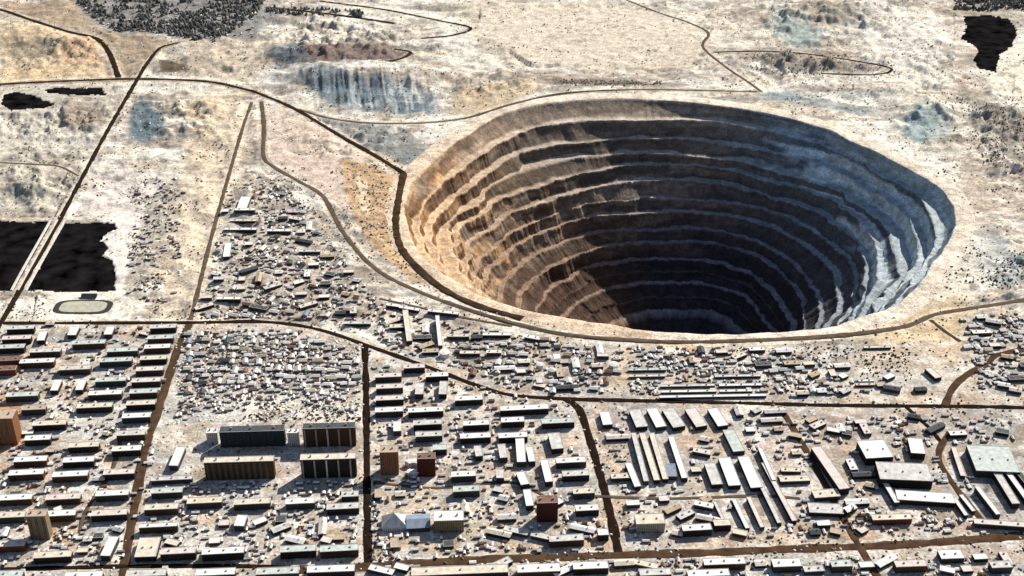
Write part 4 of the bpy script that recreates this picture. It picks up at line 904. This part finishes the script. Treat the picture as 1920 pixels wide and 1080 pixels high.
# ------------------------------------------------------------------ scrub, spoil heaps and larch thickets
def clumps(name, zones, seed, m, label, cat, smin, smax, tall=1.0, sides=5):
    r = np.random.RandomState(seed); VV = []; FF = []; n0 = 0
    for poly, n, thr in zones:
        P = np.array(poly, float); px = r.uniform(P[:,0].min(), P[:,0].max(), n); py = r.uniform(P[:,1].min(), P[:,1].max(), n)
        k = inpoly(px, py, poly); px = px[k]; py = py[k]
        u = (px-960)/FPX; vv = (540-py)/FPX; t = -CAM_H/(-sin(PITCH)+vv*cos(PITCH)); x = u*t; y_ = (cos(PITCH)+vv*sin(PITCH))*t
        k = fbm(x/45, y_/45, seed, 4) + .1*fbm(x/9, y_/9, seed+5, 2) > thr; x = x[k]; y_ = y_[k]; px = px[k]; py = py[k]
        rr, rd = rim_r(x, y_); k = rd > rr + 26
        for bx, by, bw, bh in BOXES: k &= ~((np.abs(px-bx) < bw) & (np.abs(py-by) < bh))
        for rt in ROADS: k &= seg_dist(px, py, rt[1]) > 4
        for q_, pp in PONDS: k &= ~inpoly(px, py, pp)
        x = x[k]; y_ = y_[k]; s = r.uniform(smin, smax, len(x)) * r.uniform(.6, 1.3, len(x)); a = r.uniform(0, 6.28, len(x))
        z = np.array([gh(p, q) for p, q in zip(x, y_)])
        K = sides; ring1 = []; N = len(x)
        V_ = np.empty((N, 2*K+1, 3))
        for i in range(K):
            aa = a + 2*pi*i/K; jr = r.uniform(.6, 1.25, N)
            V_[:,i] = np.stack([x+s*jr*np.cos(aa), y_+s*jr*np.sin(aa), z-.4], -1)
            jr = r.uniform(.45, 1.0, N); V_[:,K+i] = np.stack([x+s*jr*np.cos(aa+.5), y_+s*jr*np.sin(aa+.5), z+s*tall*r.uniform(.45,.9,N)], -1)
        V_[:,2*K] = np.stack([x+r.uniform(-.2,.2,N)*s, y_+r.uniform(-.2,.2,N)*s, z+s*tall*r.uniform(1,1.5,N)], -1)
        T_ = []
        for i in range(K):
            j = (i+1) % K; T_ += [[i,j,K+i],[j,K+j,K+i],[K+i,K+j,2*K]]
        T_ = np.array(T_); F_ = (T_[None] + (np.arange(N)*(2*K+1))[:,None,None] + n0).reshape(-1, 3)
        VV.append(V_.reshape(-1, 3)); FF.append(F_); n0 += N*(2*K+1)
    o = link(name, mesh_np(name, np.concatenate(VV), np.concatenate(FF), m)); tag(o, label, cat, None, 'stuff')
SCR = mat('scrub', spec=0, col=(.115,.095,.07), noise=.6, nscale=.05); SPO = mat('spoil', (.22,.19,.16), noise=.5, nscale=.04); SNO = mat('snow lumps', (.82,.79,.74), noise=.08, nscale=.05)
FULL = [(-150,-10),(2070,-10),(2070,600),(-150,600)]
TOWNZ = [(-100,600),(2020,600),(2020,1090),(-100,1090)]
clumps('scrub', [(FULL, 30000, .655), (TOWNZ, 6000, .57), ([(345,622),(672,640),(675,790),(330,790)], 2600, .5), ([(400,480),(430,330),(560,340),(700,590),(375,598)], 2600, .5), ([(840,640),(960,625),(1172,660),(1060,742),(860,690)], 1700, .5),
    ([(1800,180),(1940,180),(1940,330),(1850,330)], 900, .45), ([(1390,92),(1680,110),(1680,145),(1400,135)], 700, .45), ([(1830,470),(1940,470),(1940,540),(1840,540)], 400, .45), ([(245,340),(340,320),(300,600),(235,560)], 1100, .5), ([(1050,150),(1240,150),(1240,160),(1050,161)], 260, .1),
    ([(1180,650),(1700,650),(1740,745),(1180,742)], 1500, .55)], 21, SCR, 'dark leafless scrub speckling the pale ground', 'scrub', 1.0, 2.4, 1.0)
clumps('forest', [([(130,-12),(505,-12),(470,40),(400,78),(330,68),(200,55)], 3400, .50), ([(500,12),(680,22),(680,34),(500,24)], 500, .3), ([(1790,-10),(1960,-10),(1960,18),(1790,16)], 700, .3)], 33, mat('larch forest', spec=0, col=(.13,.13,.12), noise=.6, nscale=.03), 'dark far larch forest in the upper left', 'forest', 2.5, 5.0, 1.9)
clumps('snow_heaps', [(FULL, 9000, .58), (TOWNZ, 3500, .54), ([(330,610),(680,640),(675,790),(330,790)], 1500, .45), ([(400,480),(430,330),(560,340),(700,590),(375,598)], 1500, .45)], 44, SNO, 'small heaps of old snow dotting the ground', 'snow', 1.0, 2.8, .7)
clumps('rubble', [(FULL, 9000, .6), ([(640,300),(750,320),(750,460),(850,545),(700,480)], 900, .4), (TOWNZ, 4000, .55)], 55, SPO, 'brown rubble lumps strewn around the workings', 'rubble', 1.2, 3.2, .7)

# ------------------------------------------------------------------ single trees by the streets
def tree_proto(seed):
    r = random.Random(seed); t = MB(); t.cyl(0,0,.28,-.5,5.5,8,.12)
    for k in range(4):
        a = 6.28*k/4+r.random(); n = len(t.v); z = 2.5+k*.6
        p = [(0,0,z),(0.12,0,z+.2),(-.1,.05,z+.15),(1.6*cos(a),1.6*sin(a),z+1.6)]; t.v += p; t.f += [[n,n+1,n+3],[n+1,n+2,n+3],[n+2,n,n+3]]
    v = []; f = []
    for _ in range(420):
        th = r.uniform(0, 6.28); zz = r.random(); rad = (1-zz)**.7*2.4*(.45+.55*r.random())*(1+.25*sin(3*th+seed)); c = (rad*cos(th), rad*sin(th), 1.8+zz*6.5); s = r.uniform(.25,.55); n = len(v)
        for q in range(4): v.append((c[0]+r.uniform(-s,s), c[1]+r.uniform(-s,s), c[2]+r.uniform(-s,s)))
        f += [[n,n+1,n+2],[n+1,n+2,n+3]]
    return t.mesh('trunk', mat('bark', (.10,.07,.05))), mesh_np('crown', v, f, mat('tree leaves', (.05,.065,.03), noise=.4, nscale=.8))
TP = [tree_proto(s) for s in range(4)]
def trees(pts, desc, group):
    for i, (px, py) in enumerate(pts):
        x, y = hit(px, py); tr, cr = TP[i % 4]; T = bpy.data.objects.new('tree', None); COL.objects.link(T); T.location = (x, y, gh(x, y)); s = hr.uniform(.9, 1.5); T.scale = (s, s, s); T.rotation_euler = (0,0,hr.uniform(0,6))
        tag(T, 'dark bushy tree, %s %s' % (ordn(i), desc), 'tree', group)
        for nm, me in (('trunk', tr), ('crown', cr)): o = link(nm, me, T)
trees([(1575,955),(1582,965),(1590,972),(1598,962),(1604,975),(1612,968),(1620,980),(1616,990),(1626,972),(1598,985),(1608,990)], 'from the left in the clump left of the red brick building', 'trees by the red brick building')
trees([(872,914),(880,925),(886,936),(876,944),(888,950),(870,958),(882,966),(878,990),(872,1004),(884,1020),(868,1032)], 'from the top in the line right of the black street', 'trees along the straight black street') if False else None
trees([(703,912),(706,922),(702,934),(708,943),(703,956),(709,966),(704,978),(708,990),(703,1002),(709,1014),(704,1027),(700,1040)], 'from the top in the line right of the black street', 'trees along the straight black street')
trees([(8,894),(18,898),(28,893),(38,900),(26,904)], 'from the left in the clump below the orange block', 'trees below the orange block')
